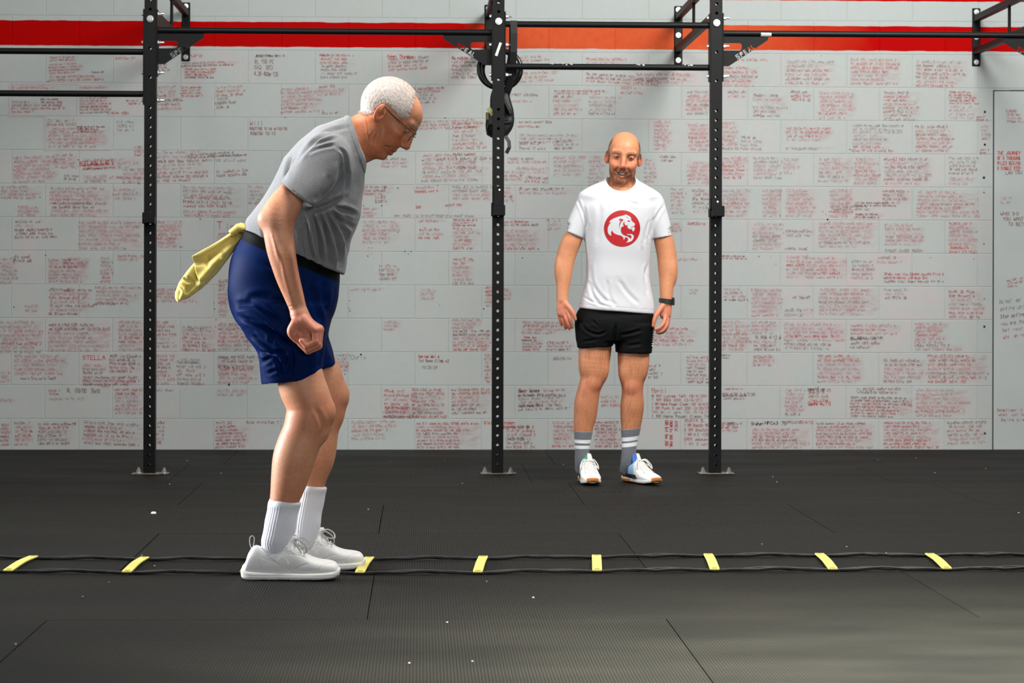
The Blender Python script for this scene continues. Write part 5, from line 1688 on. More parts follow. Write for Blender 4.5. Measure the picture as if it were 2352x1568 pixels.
    # ---------------- socks
    M_wsock = cloth_mat('white_cotton', noise=.03, nscale=300, bump=.15, bscale=300)
    for nm, dy, st, tp in (('sock', near, [(656,1146,35.5),(652,1165,35),(646,1195,35.5),(640,1225,36.5),(634,1248,34),(636,1270,26)], 1150), ('sock', far, [(720,1112,31),(716,1135,31),(710,1165,31),(704,1200,31.5),(701,1222,31),(700,1245,26)], 1116)):
        xs_ = [s_[0] for s_ in st]
        q = SDF(np.arange(O(min(xs_) - 48, 0, dy)[0], O(max(xs_) + 48, 0, dy)[0], .0026), np.arange(YO + dy - .075, YO + dy + .075, .003), np.arange(O(0, 1290, dy)[2], O(0, tp - 14, dy)[2], .0028))
        q.tube([O(a, b, dy) for a, b, h_ in st], [S(h_, dy) for a, b, h_ in st], k=0, q=.95)
        tilt = .14 if dy < 0 else .1
        q.plane(O(st[0][0], tp, dy), (tilt, 0, 1), .003)
        v_, q_ = q.arrays(); v_ = relax(v_, q_); n_ = normals(v_, q_)
        an = np.arctan2(v_[:, 1] - YO - dy, v_[:, 0] - np.interp(v_[:, 2], [O(0, b, dy)[2] for a, b, _ in st[::-1]], [O(a, b, dy)[0] for a, b, _ in st[::-1]]))
        dz = O(0, tp, dy)[2] - v_[:, 2]
        v_ = v_ + n_*(.0010*np.sin(an*34)*(dz > .018) + .0025*np.exp(-((dz - .012)/.012)**2))[:, None]
        v_ += n_*(.0012*vnoise(v_, 40, 2))[:, None]
        child('sock', raw_mesh('sock', v_, q_, np.tile(np.array(lin(232, 233, 238)), (len(v_), 1))), body_t, M_wsock, 'white ribbed sock')

    # ---------------- shoes
    ux = np.array([1., 0, 0])
    M_leather = mat('white_leather', lin(226, 226, 222), rough=.5, noise=.03, nscale=60, attr='Col')
    M_foam = mat('white_foam_sole', lin(238, 238, 234), rough=.6)
    M_lace = mat('lace_cotton', lin(196, 193, 186), rough=.9)
    M_groove = mat('eyelet_grey', lin(150, 148, 144), rough=.9)  # grey of the lace eyelets
    g0 = on_floor(555, 1331); base = np.array([g0[0], 8.015, 0.0])
    rows = [(0.002,.018,.036,.022),(.012,.058,.030),(.022,.088,.034),(.040,.112,.037),(.060,.113,.039),(.080,.104,.040),(.110,.108,.041),(.150,.122,.043),(.172,.121,.044),(.192,.104,.047),(.23,.080,.052),(.26,.069,.054),(.295,.064,.051),(.315,.058,.044),(.326,.045,.032),(.331,.030,.018)]
    rows[0] = (0.0, .045, .020)
    u = SDF(np.arange(-.012, .345, .0024), np.arange(-.062, .062, .0026), np.arange(-.004, .150, .0024))
    u.loft((0, 0, 0), (1, 0, 0), (0, 0, 1), (0, 1, 0), [(t, .012 + (zt - .012)/2, 0, (zt - .012)/2 + .001, hw) for t, zt, hw in rows], k=0, n=2.5, cap=.006)
    u.ell((.100, 0, .125), (.047, .030, .030), k=.008, sub=True)
    u.tube([(.150, 0, .118), (.176, 0, .138)], [.020, .014], k=.012, q=1.5)      # tongue
    v_, q_ = u.arrays(); v_ = relax(v_, q_); n_ = normals(v_, q_)
    def XZ(pl): return [((x - 555)/673., (1331 - y)/673.) for x, y in pl]
    D_ = np.zeros(len(v_)); sh = np.zeros(len(v_))
    for pl, amp, wd in [([(612,1276),(648,1265),(664,1266),(676,1272)], .0014, .0016), ([(612,1277),(640,1292),(662,1305),(678,1318)], .0016, .0016), ([(602,1278),(630,1290),(652,1303)], .0012, .0014), ([(678,1304),(694,1296),(708,1292)], .0014, .0015), ([(730,1317),(734,1302),(748,1292),(768,1290)], .0014, .0015), ([(568,1319),(585,1312),(620,1316),(660,1317)], .0012, .0015), ([(692,1308),(712,1306),(730,1304)], .0008, .0012), ([(594,1290),(600,1302)], .0010, .0014), ([(652,1268),(690,1275),(706,1283)], .0012, .0014)]:
        P2 = XZ(pl); P2 = [tuple(p) for p in catmull(P2, 4)] if len(P2) > 2 else P2
        d_, t_ = seg_d(v_[:, 0], v_[:, 2], P2); gq = np.exp(-(d_/wd)**2)*(np.abs(v_[:, 1]) > .012); D_ -= amp*gq; sh = np.maximum(sh, gq)
    v_ = v_ + n_*D_[:, None]
    cs = np.tile(np.array(lin(236, 236, 233)), (len(v_), 1)); cs = blend(cs, .25*sh, lin(170, 168, 164))
    upper = raw_mesh('upper', v_, q_, cs)
    u = SDF(np.arange(-.016, .350, .0024), np.arange(-.066, .066, .0028), np.arange(-.006, .056, .0020))
    u.loft((0, 0, 0), (1, 0, 0), (0, 0, 1), (0, 1, 0), [(-.003,.026,0,.012,.016),(.003,.022,0,.017,.030),(.03,.0155,0,.0165,.040),(.08,.0145,0,.0155,.041),(.13,.014,0,.015,.042),(.19,.013,0,.014,.050),(.25,.0145,0,.0145,.058),(.30,.018,0,.0145,.054),(.322,.024,0,.014,.040),(.333,.031,0,.010,.022)], k=0, n=3.6, cap=.006)
    v_, q_ = u.arrays(); v_ = relax(v_, q_); n_ = normals(v_, q_)
    v_ = v_ + n_*(-.0010*np.exp(-((v_[:, 2] - .0165 - .00*v_[:, 0])/.0012)**2) + .0008*np.sign(np.sin(v_[:, 0]*900))*(v_[:, 2] < .006))[:, None]
    sole = raw_mesh('sole', v_, q_)
    lc = MB()
    def curve(pts, r): lc.tube(catmull(pts, 6), r, 7)
    for k in range(6):
        x0 = .168 + .0125*k; z0 = .126 - .0100*k - .0012*k*k*.2
        curve([(x0, -.021 - .001*k, z0 - .006), (x0 + .004, -.008, z0 + .003), (x0 + .006, .008, z0 + .003), (x0 + .010, .021, z0 - .006)], .0024)
    curve([(.176, -.006, .128), (.188, -.030, .138), (.215, -.040, .122), (.222, -.036, .098), (.205, -.020, .092), (.182, -.006, .122)], .0024)
    curve([(.176, .006, .128), (.198, .026, .138), (.222, .032, .124), (.224, .028, .106), (.196, .012, .112), (.180, .004, .124)], .0024)
    curve([(.178, -.004, .126), (.186, -.028, .118), (.204, -.036, .092)], .0022)
    lc.tube([(.172, -.006, .127), (.182, .006, .129)], .005, 8)
    laces = lc.build('laces', True)
    pb = MB(); pb.tube(catmull([(.034, 0, .098), (.026, 0, .122), (.027, .002, .142), (.036, .002, .146), (.041, .001, .134), (.036, 0, .100)], 6), .0016, 7); loop = pb.build('pull_loop', True)
    # raised N emblem and slashes on the outer side
    em = MB()
    def onside(px, py):
        x, z = (px - 555)/673., (1331 - py)/673.; return x, z
    bt = bvh_of(upper)
    def drape(px, py, lift=.0017):
        x, z = onside(px, py); hit = bt.ray_cast(Vector((x, -.12, z)), Vector((0, 1, 0)))[0]
        return (x, (hit.y if hit else -.045) - lift, z)
    for pl in ([(651,1297),(654,1279)], [(654,1279),(663,1295)], [(663,1295),(672,1279)], [(646,1298),(657,1301)], [(666,1301),(677,1281)], [(636,1290),(649,1275)], [(640,1293),(653,1277)], [(643,1296),(650,1287)]):
        a, b = pl; pts = [drape(a[0] + (b[0]-a[0])*t, a[1] + (b[1]-a[1])*t) for t in np.linspace(0, 1, 6)]
        em.ribbon(pts, .0026, .0012, (0, -1, 0))
    emb = em.build('emblem')
    holes = MB()
    for (hx, hy) in ((648.5,1255),(658,1258),(668,1263),(657,1242)):
        p_ = drape(hx, hy, .0006); holes.add([(p_[0] + .0016*math.cos(a_), p_[1], p_[2] + .0016*math.sin(a_)) for a_ in np.linspace(0, 2*math.pi, 9)[:-1]], [tuple(range(8))[::-1]])
    eye = holes.build('eyelets')
    for k, (pos, rz, ry) in enumerate(((base, -.02, 0), (np.array([on_floor(620, 1310)[0], 8.275, 0.0]), .05, 0))):
        e_ = bpy.data.objects.new('shoe', upper); C.objects.link(e_)
        if k == 0: upper.materials.append(M_leather)
        e_.parent = body_t; e_.location = Vector(pos) - body_t.location; e_.rotation_euler = (0, 0, rz)
        e_['label'] = 'white leather training shoe'
        for nm, me, mm in (('sole', sole, M_foam), ('laces', laces, M_lace), ('pull_loop', loop, M_lace), ('emblem', emb, M_foam), ('eyelets', eye, M_groove)):
            if k == 0: me.materials.append(mm)
            c2 = bpy.data.objects.new(nm, me); C.objects.link(c2); c2.parent = e_
            if nm in ('eyelets', 'emblem'): c2['kind'] = 'stuff'
    # ---------------- towel
    tw = thing('towel', 'yellow hand towel tucked in the waistband at the back of the older man, swinging out', 'towel', tuple(O(470, 620)))
    M_tow = mat('yellow_microfibre', lin(226, 208, 112), rough=.95, noise=.06, nscale=150, bump=.6, bscale=350, sheen=.4)
    def plate(name, outline, y0, th, seed, folds, amp=.012):
        P2 = [O(a, b)[[0, 2]] for a, b in outline]; P2 = np.array(P2)
        t_ = SDF(np.arange(P2[:, 0].min() - .02, P2[:, 0].max() + .02, .0028), np.arange(YO + y0 - .05, YO + y0 + .05, .0028), np.arange(P2[:, 1].min() - .02, P2[:, 1].max() + .02, .0028))
        X = t_.ax[0][:, None]; Z = t_.ax[2][None, :]; XX, ZZ = np.broadcast_arrays(X, Z); XX = XX.ravel().astype(float); ZZ = ZZ.ravel().astype(float)
        pts = [tuple(p) for p in P2]; d_, _ = seg_d(XX, ZZ, pts + [pts[0]])
        ins = np.zeros(len(XX), bool); n = len(pts)
        for i in range(n):
            a, b = pts[i], pts[(i+1) % n]; ins ^= ((a[1] > ZZ) != (b[1] > ZZ)) & (XX < (b[0]-a[0])*(ZZ-a[1])/(b[1]-a[1]+1e-12) + a[0])
        d_ = np.where(ins, -d_, d_).reshape(len(t_.ax[0]), len(t_.ax[2]))
        wv = amp*np.sin(XX*38 + ZZ*22 + seed) * .5
        for pl, am, wd in folds:
            Pf = [tuple(O(a, b)[[0, 2]]) for a, b in pl]; df, _ = seg_d(XX, ZZ, [tuple(p) for p in catmull(Pf, 4)] if len(Pf) > 2 else Pf); wv = wv + am*np.exp(-(df/wd)**2)
        wv = wv.reshape(d_.shape)
        hth = th*np.clip((-d_)/.012, 0.0, 1)**.5 + .002
        Y = t_.ax[1][None, :, None]; yy = np.abs(Y - (YO + y0) - wv[:, None, :]) - hth[:, None, :]
        t_.F[:] = smax(d_[:, None, :] + 0*Y, yy, .004)
        v_, q_ = t_.arrays(); v_ = relax(v_, q_)
        return raw_mesh(name, v_, q_)
    child('cloth', plate('cloth', [(569,530),(562,513),(552,511),(543,516),(538,528),(500,554),(470,572),(455,592),(430,622),(411,648),(402,670),(401,684),(405,692),(411,696),(414,690),(433,685),(464,663),(478,650),(504,622),(538,577),(560,545)], 0, .016, 0,
        [([(548,548),(505,600),(462,652)], -.016, .012), ([(425,640),(445,650),(432,668)], .016, .007), ([(415,690),(422,668),(412,655)], -.012, .006), ([(470,600),(450,640)], .012, .014), ([(535,565),(490,625)], .010, .008)]), tw, M_tow)
    child('flap', plate('flap', [(560,520),(545,530),(500,556),(464,575),(441.5,588),(446,606),(452,630),(461,652),(482,636),(510,600),(545,560),(562,540)], -.030, .003, 1.2,
        [([(552,534),(505,575),(470,598),(450,600)], .020, .011), ([(465,640),(490,610),(530,565)], -.010, .012), ([(480,590),(478,610)], .008, .007), ([(510,574),(512,590)], .008, .006)], .004), tw, M_tow)
    kn = MB(); kn.tube([O(573, 536, -.03), O(563, 527, -.035), O(548, 523, -.035), O(530, 537, -.034)], [.010, .014, .016, .013], 12)
    child('tucked_end', kn.build('tucked_end', True), tw, M_tow)

from mathutils.bvhtree import BVHTree
def bvh_of(me):
    return BVHTree.FromPolygons([v.co.copy() for v in me.vertices], [tuple(p.vertices) for p in me.polygons])
old_man()
# ------------------------------------------------------------------ the man in the white t-shirt
YC = 11.93
def K(px, py, dy=0.0): return at(px, py, YC + dy)
def T(px, dy=0.0): return px * (YC + dy) / FPX
def coach():
    bt_ = thing('person', 'smiling bald man with short beard, white t-shirt and black shorts, standing between the uprights', 'person', tuple(on_floor(1400, 1108)))
    f = SDF(steps((K(1262,0)[0], K(1280,0)[0], .0034), (K(1280,0)[0], K(1326,0)[0], .0026), (K(1326,0)[0], K(1382,0)[0], .004), (K(1382,0)[0], K(1484,0)[0], .0024), (K(1484,0)[0], K(1568,0)[0], .0028)),
            steps((YC - .19, YC + .15, .003)),
            steps((K(0,1100)[2], K(0,775)[2], .0045), (K(0,775)[2], K(0,680)[2], .0026), (K(0,680)[2], K(0,442)[2], .0045), (K(0,442)[2], K(0,292)[2], .0022)))
    L1 = [(1374,722,30,0),(1370,765,34,0),(1367,797,38.5,0),(1364,838,35.2,-.005),(1362,864,29.5,-.01),(1356,884,26.8,-.012),(1352,898,26.5,-.01),(1347,924,28,.0),(1344.5,950,27,.008),(1341,975,23.5,.01),(1339,1000,19.5,.01),(1337,1030,15.5,.01),(1337,1058,15.5,.02),(1336,1076,14,.035)]
    L2 = [(1448,722,30,0),(1453,770,34,0),(1455,812,37.5,0),(1453,845,33.5,-.005),(1452.5,872,28,-.01),(1452.5,892,25,-.012),(1452.5,905,25,-.01),(1452,930,27.5,0),(1450.5,955,26,.008),(1448.5,984,22,.01),(1446,1010,17.5,.01),(1444,1040,15.5,.01),(1442,1062,15.5,.02),(1438,1078,14,.035)]
    for Ls in (L1, L2):
        f.tube([K(a,b,d) for a,b,h,d in Ls], [T(h)*.985 for a,b,h,d in Ls], k=.02)
    for (kx, ky) in ((1364, 880), (1450, 888)):
        f.ell(K(kx, ky, -.050), (.030, .020, .032), k=.02)
    for (kx, ky, sg) in ((1383,850,-1),(1436,855,1)): f.ell(K(kx, ky, -.035), (.028, .025, .05), k=.03)   # inner thigh muscle
    for (kx, ky) in ((1345,835),(1476,840)): f.ell(K(kx, ky, -.030), (.024, .028, .06), k=.03)
    f.loft(K(1414, 735), (0,0,1), (1,0,0), (0,1,0), [(-.06,0,0,.13,.08),(.05,0,0,.14,.09),(.2,.0,0,.135,.09),(.4,.005,0,.140,.095),(.52,.01,0,.140,.095),(.58,.015,0,.11,.075),(.62,.015,0,.07,.05),(.66,.02,0,.04,.04)], k=.02)
    f.tube([K(1425, 440, .012), K(1427, 415, .006), K(1430, 395, .0)], [.066, .060, .060], k=.025, q=.95)
    f.cone(K(1428, 432, .01), K(1385, 444, .01), .035, .02, k=.02); f.cone(K(1428, 432, .01), K(1470, 444, .01), .035, .02, k=.02)
    A1 = [(1352,476,15,0),(1342,498,15,0),(1329,522,18,0),(1314.5,550,23,0),(1305,573,23.2,0),(1299,595,22.2,-.005),(1296.5,612,20.8,-.012),(1295,635,18.6,-.022),(1292.5,660,15,-.034),(1291.5,680,13.6,-.042),(1292,690,13.4,-.046)]
    A2 = [(1503,480,16,0),(1510,505,18,0),(1518,530,20.5,0),(1524,550,22.8,0),(1529,573,23.3,0),(1532,595,22.8,-.005),(1532.5,615,22,-.012),(1532.5,640,19.2,-.022),(1531,662,16.5,-.034),(1530.5,680,15,-.042),(1530,694,13.8,-.046)]
    for As in (A1, A2): f.tube([K(a,b,d) for a,b,h,d in As], [T(h)*.975 for a,b,h,d in As], k=.012, q=.95)
    f.ell(K(1284, 620, -.02), (.022,.03,.06), k=.02); f.ell(K(1545, 625, -.02), (.022,.03,.06), k=.02)
    # right hand (left in the photograph)
    z0 = -.052
    f.tube([K(1292,690,z0+.004), K(1293,704,z0), K(1295,718,z0-.004)], [.026,.031,.028], k=.008, q=.62)
    f.tube([K(1288,700,z0), K(1287,718,z0)], [.018,.018], k=.008, q=.7); f.tube([K(1298,702,z0-.008), K(1302,716,z0-.010)], [.020,.017], k=.008, q=.8)
    for ch, r in (([(1303,714,-.018),(1308,729,-.024),(1312,741,-.016),(1314.5,751,-.006)], .0100), ([(1297,719,-.010),(1301,734,-.018),(1305,746,-.012),(1308,754,-.002)], .0102),
                  ([(1290,720,.004),(1293,735,-.002),(1297,747,.004),(1300,753,.012)], .0098), ([(1283.5,716,.014),(1285,729,.010),(1288,738,.014),(1290,745,.02)], .0086)):
        P = [K(a,b,z0+d) for a,b,d in ch]; f.tube(P, [r*1.12, r, r*.94, r*.82], k=.0035, m=3)
    f.tube([K(1299,697,z0-.012), K(1309,708,z0-.026), K(1317,721,z0-.030), K(1321,733,z0-.026)], [.0150,.0130,.0112,.0092], k=.006, m=3)
    # left hand
    f.tube([K(1530,692,z0+.004), K(1528,708,z0), K(1527,722,z0-.004)], [.026,.030,.027], k=.008, q=.62)
    f.tube([K(1534,704,z0), K(1534,722,z0)], [.017,.017], k=.008, q=.7)
    for ch, r in (([(1528,728,-.020),(1524,742,-.034),(1516,752,-.036),(1506,756,-.030)], .0100), ([(1532,732,-.010),(1530,748,-.024),(1521,760,-.026),(1510,763,-.020)], .0102),
                  ([(1534.5,732,.004),(1533,748,-.006),(1525,760,-.006),(1514,765,.0)], .0098), ([(1536,727,.016),(1535,740,.010),(1530,751,.010),(1522,757,.014)], .0086)):
        P = [K(a,b,z0+d) for a,b,d in ch]; f.tube(P, [r*1.12, r, r*.94, r*.82], k=.003, m=3)
    f.tube([K(1522,702,z0-.010), K(1512,716,z0-.026), K(1504,732,z0-.032), K(1500.5,748,z0-.030)], [.0150,.0130,.0115,.0095], k=.006, m=3)
    # head: chin down, slightly tipped
    up = np.array([.085, -.20, .976]); up /= np.linalg.norm(up); fw = np.array([-.085, -.975, -.20]); fw -= up*(fw @ up); fw /= np.linalg.norm(fw); lf = np.cross(up, fw)
    R = np.array([fw, lf, up]); hc = K(1432.5, 358.5, 0.0)
    head(f, hc, R, 1.0, 1.07, False)
    V, Q = f.arrays(); V = relax(V, Q, .35)
    L = to_local(V, hc, R, 1.0, 1.07); near_h = np.linalg.norm(L, axis=1) < .19; N_ = normals(V, Q)
    # smile lines
    V = creases(V, N_, [([(1448,372),(1454,374),(1458,380)], .0012, .002), ([(1452,368),(1458,369),(1461,372)], .0012, .002)], YC - .1)
    col = np.tile(np.array(lin(204, 138, 98)), (len(V), 1)); z = V[:, 2]
    col = blend(col, .3*np.clip(vnoise(V, 30, 5), 0, 1), lin(196, 124, 90))
    legs = z < K(0, 790)[2]
    hairs = np.clip(vnoise(V*np.array([1,1,.35]), 260, 6), 0, 1)
    col = blend(col, .35*legs*hairs, lin(142, 88, 56)); col = blend(col, .25*legs, lin(204, 132, 96))
    kn = K(0, 888)[2]; col = blend(col, .35*np.exp(-((z-kn)/.05)**2)*legs, lin(190, 100, 78))
    hands = np.clip((K(0, 672)[2] - z)/.06, 0, 1)*(z > K(0, 780)[2])*((V[:, 0] < K(1324, 0)[0]) | (V[:, 0] > K(1497, 0)[0])); col = blend(col, .6*hands, lin(214, 128, 106))
    col = blend(col, .6*near_h, lin(212, 142, 104))
    col = paint_head(col, L, False)
    child('body', raw_mesh('body', V, Q, np.clip(col, 0, 1)), bt_, M_skin)
    # teeth
    W = lambda p: hc + R.T @ (np.array(p)*np.array([1, 1.07, 1]))
    tm = MB()
    for i in range(8):
        y0 = (i - 4)*.0056; y1 = y0 + .0053; ym = (y0+y1)/2
        x = .1165 - 9*ym*ym; zt = -.0700 + 9.5*ym*ym; hh = .0078 - 5*ym*ym
        v = [W((x - 7*(y*y-ym*ym) + dx, y, zt - (hh if k else -.002))) for dx in (0, -.004) for y, k in ((y0,0),(y1,0),(y1,1),(y0,1))]
        tm.add(v, [(0,1,2,3),(7,6,5,4),(0,4,5,1),(1,5,6,2),(2,6,7,3),(3,7,4,0)])
    child('teeth', tm.build('teeth'), bt_, mat('teeth', lin(232, 224, 210), rough=.3))

    # ---------------- t-shirt
    s = SDF(np.arange(K(1280,0)[0], K(1560,0)[0], .0036), np.arange(YC - .17, YC + .17, .0038), np.arange(K(0,732)[2], K(0,398)[2], .0036))
    rr = []
    for (py, xl, xr, hd) in [(745,1327,1503.5,.125),(722,1327,1503.5,.125),(705,1329,1503,.125),(680,1335,1500,.120),(655,1341,1495.5,.118),(630,1346,1492,.120),(592,1346,1493,.124),(553,1343,1497,.132),(510,1336,1508,.136),(480,1330,1515,.134),(462,1334,1513,.126),(450,1330,1518,.115),(441,1334,1512,.100),(434,1344,1503,.088),(427,1356,1491,.078),(420,1371,1479,.072),(413,1385,1467,.068),(406,1393,1460,.064),(400,1396,1458,.062)]:
        a, b = K(xl, py), K(xr, py); rr.append((a[2], (a[0]+b[0])/2, YC + .008, (b[0]-a[0])/2, hd))
    rr.sort()
    pa, pb_ = K(1328, 708), K(1503, 722); pd = pb_ - pa; pn = np.array([pd[2], 0, -pd[0]]); pn /= np.linalg.norm(pn); pn = pn if pn[2] < 0 else -pn
    s.loft((0,0,0), (0,0,1), (1,0,0), (0,1,0), rr, k=0, n=2.35, cut=[(pa, pn)], cap=.01)
    for (A, B, op, dn, ra, rb) in ((K(1354,468), K(1309,556), K(1314.5,538), (-.37,0,-.93), .066, .0535), (K(1498,470), K(1527,566), K(1523.5,545), (.16,0,-.987), .066, .0540)):
        dn = np.array(dn); dn /= np.linalg.norm(dn)
        def sleeve(X, Y, Z):
            ba = B - A; L2 = ba @ ba; x, y, z = X-A[0], Y-A[1], Z-A[2]
            t = np.clip((x*ba[0]+y*ba[1]+z*ba[2])/L2, 0, 1)
            d = np.sqrt((x-t*ba[0])**2+(y-t*ba[1])**2+(z-t*ba[2])**2) - (ra + t*(rb-ra)); return smax(d, (X-op[0])*dn[0]+(Y-op[1])*dn[1]+(Z-op[2])*dn[2], .004)
        s.put(np.minimum(A,B)-.08, np.maximum(A,B)+.08, sleeve, k=.016)
        s.cone(op - dn*.03, op + dn*.05, rb - .006, rb - .003, k=.003, sub=True)
        s.cone(K(1340 if dn[0] < 0 else 1502, 548) , K(1337 if dn[0] < 0 else 1503, 640), .001, .010, k=.01, sub=True)
    s.ell(K(1427, 412, -.05), (.0745, .13, .064), k=.004, sub=True)
    sV, sQ = s.arrays()
    for _ in range(2): sV = relax(sV, sQ)
    sN = normals(sV, sQ)
    cr = [([(1327,450),(1338,480),(1347,510),(1347,530)], .006, .006), ([(1342,470),(1348,500),(1352,520)], .005, .007), ([(1530,468),(1512,495),(1503,520),(1500,540)], .006, .007), ([(1505,495),(1497,520),(1492,550)], .006, .008),
          ([(1495,500),(1485,530),(1480,560)], .004, .008), ([(1345,560),(1350,620),(1345,670)], .007, .009), ([(1358,600),(1362,650),(1385,685),(1410,698)], .005, .010), ([(1352,640),(1365,680),(1380,700)], .006, .009),
          ([(1493,600),(1485,640),(1492,680)], .006, .009), ([(1475,560),(1478,600),(1486,640)], .004, .009), ([(1400,450),(1395,470),(1398,480)], .003, .010), ([(1375,460),(1378,500),(1372,560)], .003, .012),
          ([(1420,640),(1440,670),(1470,700)], .004, .011), ([(1395,640),(1400,680),(1415,705)], .004, .010), ([(1440,450),(1450,465),(1470,470)], .003, .009), ([(1340,680),(1365,694),(1400,704)], .003, .006)]
    sV = creases(sV, sN, cr, YC - .12); sV += sN*(.0016*vnoise(sV, 22, 14))[:, None]
    hemd = -((sV - pa) @ pn); sV -= sN*(.0012*np.exp(-((hemd - .022)/.0016)**2))[:, None]
    nd = np.linalg.norm((sV - K(1427, 412, -.05))/np.array([.0745, .13, .064]), axis=1)
    sV += sN*(.0014*((nd > 1.0)*(nd < 1.22)*(sV[:, 2] < K(0,405)[2])))[:, None]
    shirt = raw_mesh('t_shirt', sV, sQ, np.tile(np.array(lin(208, 208, 212)), (len(sV), 1)))
    sh = child('t_shirt', shirt, bt_, cloth_mat('white_jersey', noise=.02, nscale=200, bump=.25, bscale=500), 'white short-sleeved t-shirt with a round red lion-head print')
    # print: red disc, the lion head left out in the shirt's white
    lion = [(640,290),(560,310),(480,340),(425,375),(395,425),(445,407),(408,440),(380,500),(375,560),(385,610),(415,645),(447,655),(438,600),(452,555),(470,590),(510,620),(560,638),(610,650),(645,670),(665,700),(655,725),(680,715),(690,695),(685,675),(725,685),(745,710),(740,740),(708,773),(760,768),(810,745),(840,705),(850,660),(835,630),(800,615),(760,622),(720,614),(735,638),(775,638),(800,652),(805,680),(792,705),(765,682),(730,658),(690,650),(650,630),(625,600),(612,560),(618,510),(640,485),(667,497),(655,460),(655,420),(680,392),(672,440),(700,472),(740,458),(727,480),(735,512),(760,532),(795,533),(818,545),(826,578),(850,562),(864,532),(866,502),(845,490),(795,512),(790,506),(845,482),(862,465),(870,435),(850,420),(832,400),(815,392),(795,360),(800,330),(760,295),(705,270)]
    reds = [[(580,347),(597,400),(618,382),(650,365),(628,352)], [(600,408),(582,440),(585,500),(593,525),(590,470),(612,418),(640,384),(668,362),(635,368)], [(725,388),(745,376),(768,380),(778,402),(748,398)], [(750,330),(778,350),(770,348)], [(700,310),(740,325),(755,335),(715,322)]]
    whites = [[(600,358),(608,380),(625,362)]]
    def nrm_(pl): return np.array([((x-637)/325, -(y-523)/325) for x, y in pl])
    def inp(px, py, P_):
        r = np.zeros(px.shape, bool); n = len(P_)
        for i in range(n):
            a, b = P_[i], P_[(i+1) % n]; r ^= ((a[1] > py) != (b[1] > py)) & (px < (b[0]-a[0])*(py-a[1])/(b[1]-a[1]+1e-12) + a[0])
        return r
    G = 190; gg = np.linspace(-1, 1, G + 1); cc = (gg[:-1] + gg[1:])/2; PX, PZ = np.meshgrid(cc, cc, indexing='ij')
    red = (PX**2 + PZ**2 < 1)
    lm = inp(PX, PZ, nrm_(lion))
    for p_ in reds: lm &= ~inp(PX, PZ, nrm_(p_))
    for p_ in whites: lm |= inp(PX, PZ, nrm_(p_))
    red &= ~lm
    tree = bvh_of(shirt); cx = K(1429, 524.5, -.12); rad = T(41.8, -.12); vid = {}; VV = []; FF = []
    ii, jj = np.nonzero(red)
    def vert(i, j):
        if (i, j) not in vid:
            x, z = cx[0] + gg[i]*rad, cx[2] + gg[j]*rad; h_ = tree.ray_cast(Vector((x, YC - 1, z)), Vector((0, 1, 0)))[0]
            vid[(i, j)] = len(VV); VV.append((x, (h_.y if h_ else YC - .13) - .0012, z))
        return vid[(i, j)]
    for i, j in zip(ii.tolist(), jj.tolist()): FF.append((vert(i,j), vert(i+1,j), vert(i+1,j+1), vert(i,j+1)))
    me = bpy.data.meshes.new('lion_print'); me.from_pydata(VV, [], FF)
    lp = child('lion_print', me, sh, mat('red_screen_print', lin(178, 14, 24), rough=.55, noise=.08, nscale=30), 'round red emblem with a white lion head in profile'); lp.location = (0, 0, 0)

    # ---------------- shorts
    h = SDF(np.arange(K(1314,0)[0], K(1510,0)[0], .0036), np.arange(YC - .15, YC + .15, .004), np.arange(K(0,822)[2], K(0,698)[2], .0034))
    def vl(rows_, k, cut=None):
        q = []
        for (py, xl, xr, hd) in rows_:
            a, b = K(xl, py), K(xr, py); q.append((a[2], (a[0]+b[0])/2, YC + .004, (b[0]-a[0])/2, hd))
        q.sort(); h.loft((0,0,0), (0,0,1), (1,0,0), (0,1,0), q, k=k, n=2.5, cut=cut, cap=.008)
    vl([(700,1340,1488,.096),(709,1331,1496,.102),(718,1325,1500,.106),(735,1321,1501,.118),(760,1323,1501,.118),(782,1326,1498,.105)], 0)
    def cutp(a, b):
        d = np.array(b) - np.array(a); n = np.array([d[2], 0, -d[0]]); n /= np.linalg.norm(n); return n if n[2] < 0 else -n
    a1, b1 = K(1326,799), K(1408,795); vl([(745,1323,1412,.108),(770,1324,1413,.108),(797,1326,1408,.105),(812,1326,1407,.105)], .012, [(a1, cutp(a1, b1))])
    a2, b2 = K(1414,809), K(1497,812); vl([(745,1410,1501,.108),(775,1411,1500,.108),(810,1414,1497,.105),(826,1415,1496,.105)], .012, [(a2, cutp(a2, b2))])
    h.cone(K(1367,780), K(1367,812), .080, .0855, k=.003, sub=True, q=1.15); h.cone(K(1455,794), K(1455,824), .080, .0855, k=.003, sub=True, q=1.15)
    hV, hQ = h.arrays(); hV = relax(relax(hV, hQ), hQ); hN = normals(hV, hQ)
    hV = creases(hV, hN, [([(1335,740),(1350,760),(1375,768),(1395,760)], .006, .007), ([(1360,735),(1375,750)], .004, .006), ([(1410,790),(1412,770),(1415,745)], .008, .008), ([(1425,770),(1450,765),(1475,758)], .006, .008), ([(1340,785),(1370,780)], .004, .007), ([(1440,795),(1475,790)], .004, .008)], YC - .12)
    hV += hN*(.0015*vnoise(hV, 28, 31))[:, None]
    sh2 = child('shorts', raw_mesh('shorts', hV, hQ, np.tile(np.array(lin(8, 9, 10)), (len(hV), 1))), bt_, cloth_mat('black_polyester', rough=.7, noise=.08, nscale=60, bump=.15, sheen=.0, spec=.12), 'black running shorts')
    mk = MB()
    for i, (mx, my) in enumerate([(1499,757),(1499,762),(1499,767),(1498.5,772),(1498.5,777),(1498,782),(1498,788),(1497.5,793)]):
        p_ = K(mx - 1.2, my, -.02); mk.box((p_[0]-.002, YC - .050, p_[2]-.003), (p_[0]+.0045, YC - .030, p_[2]+.0025))
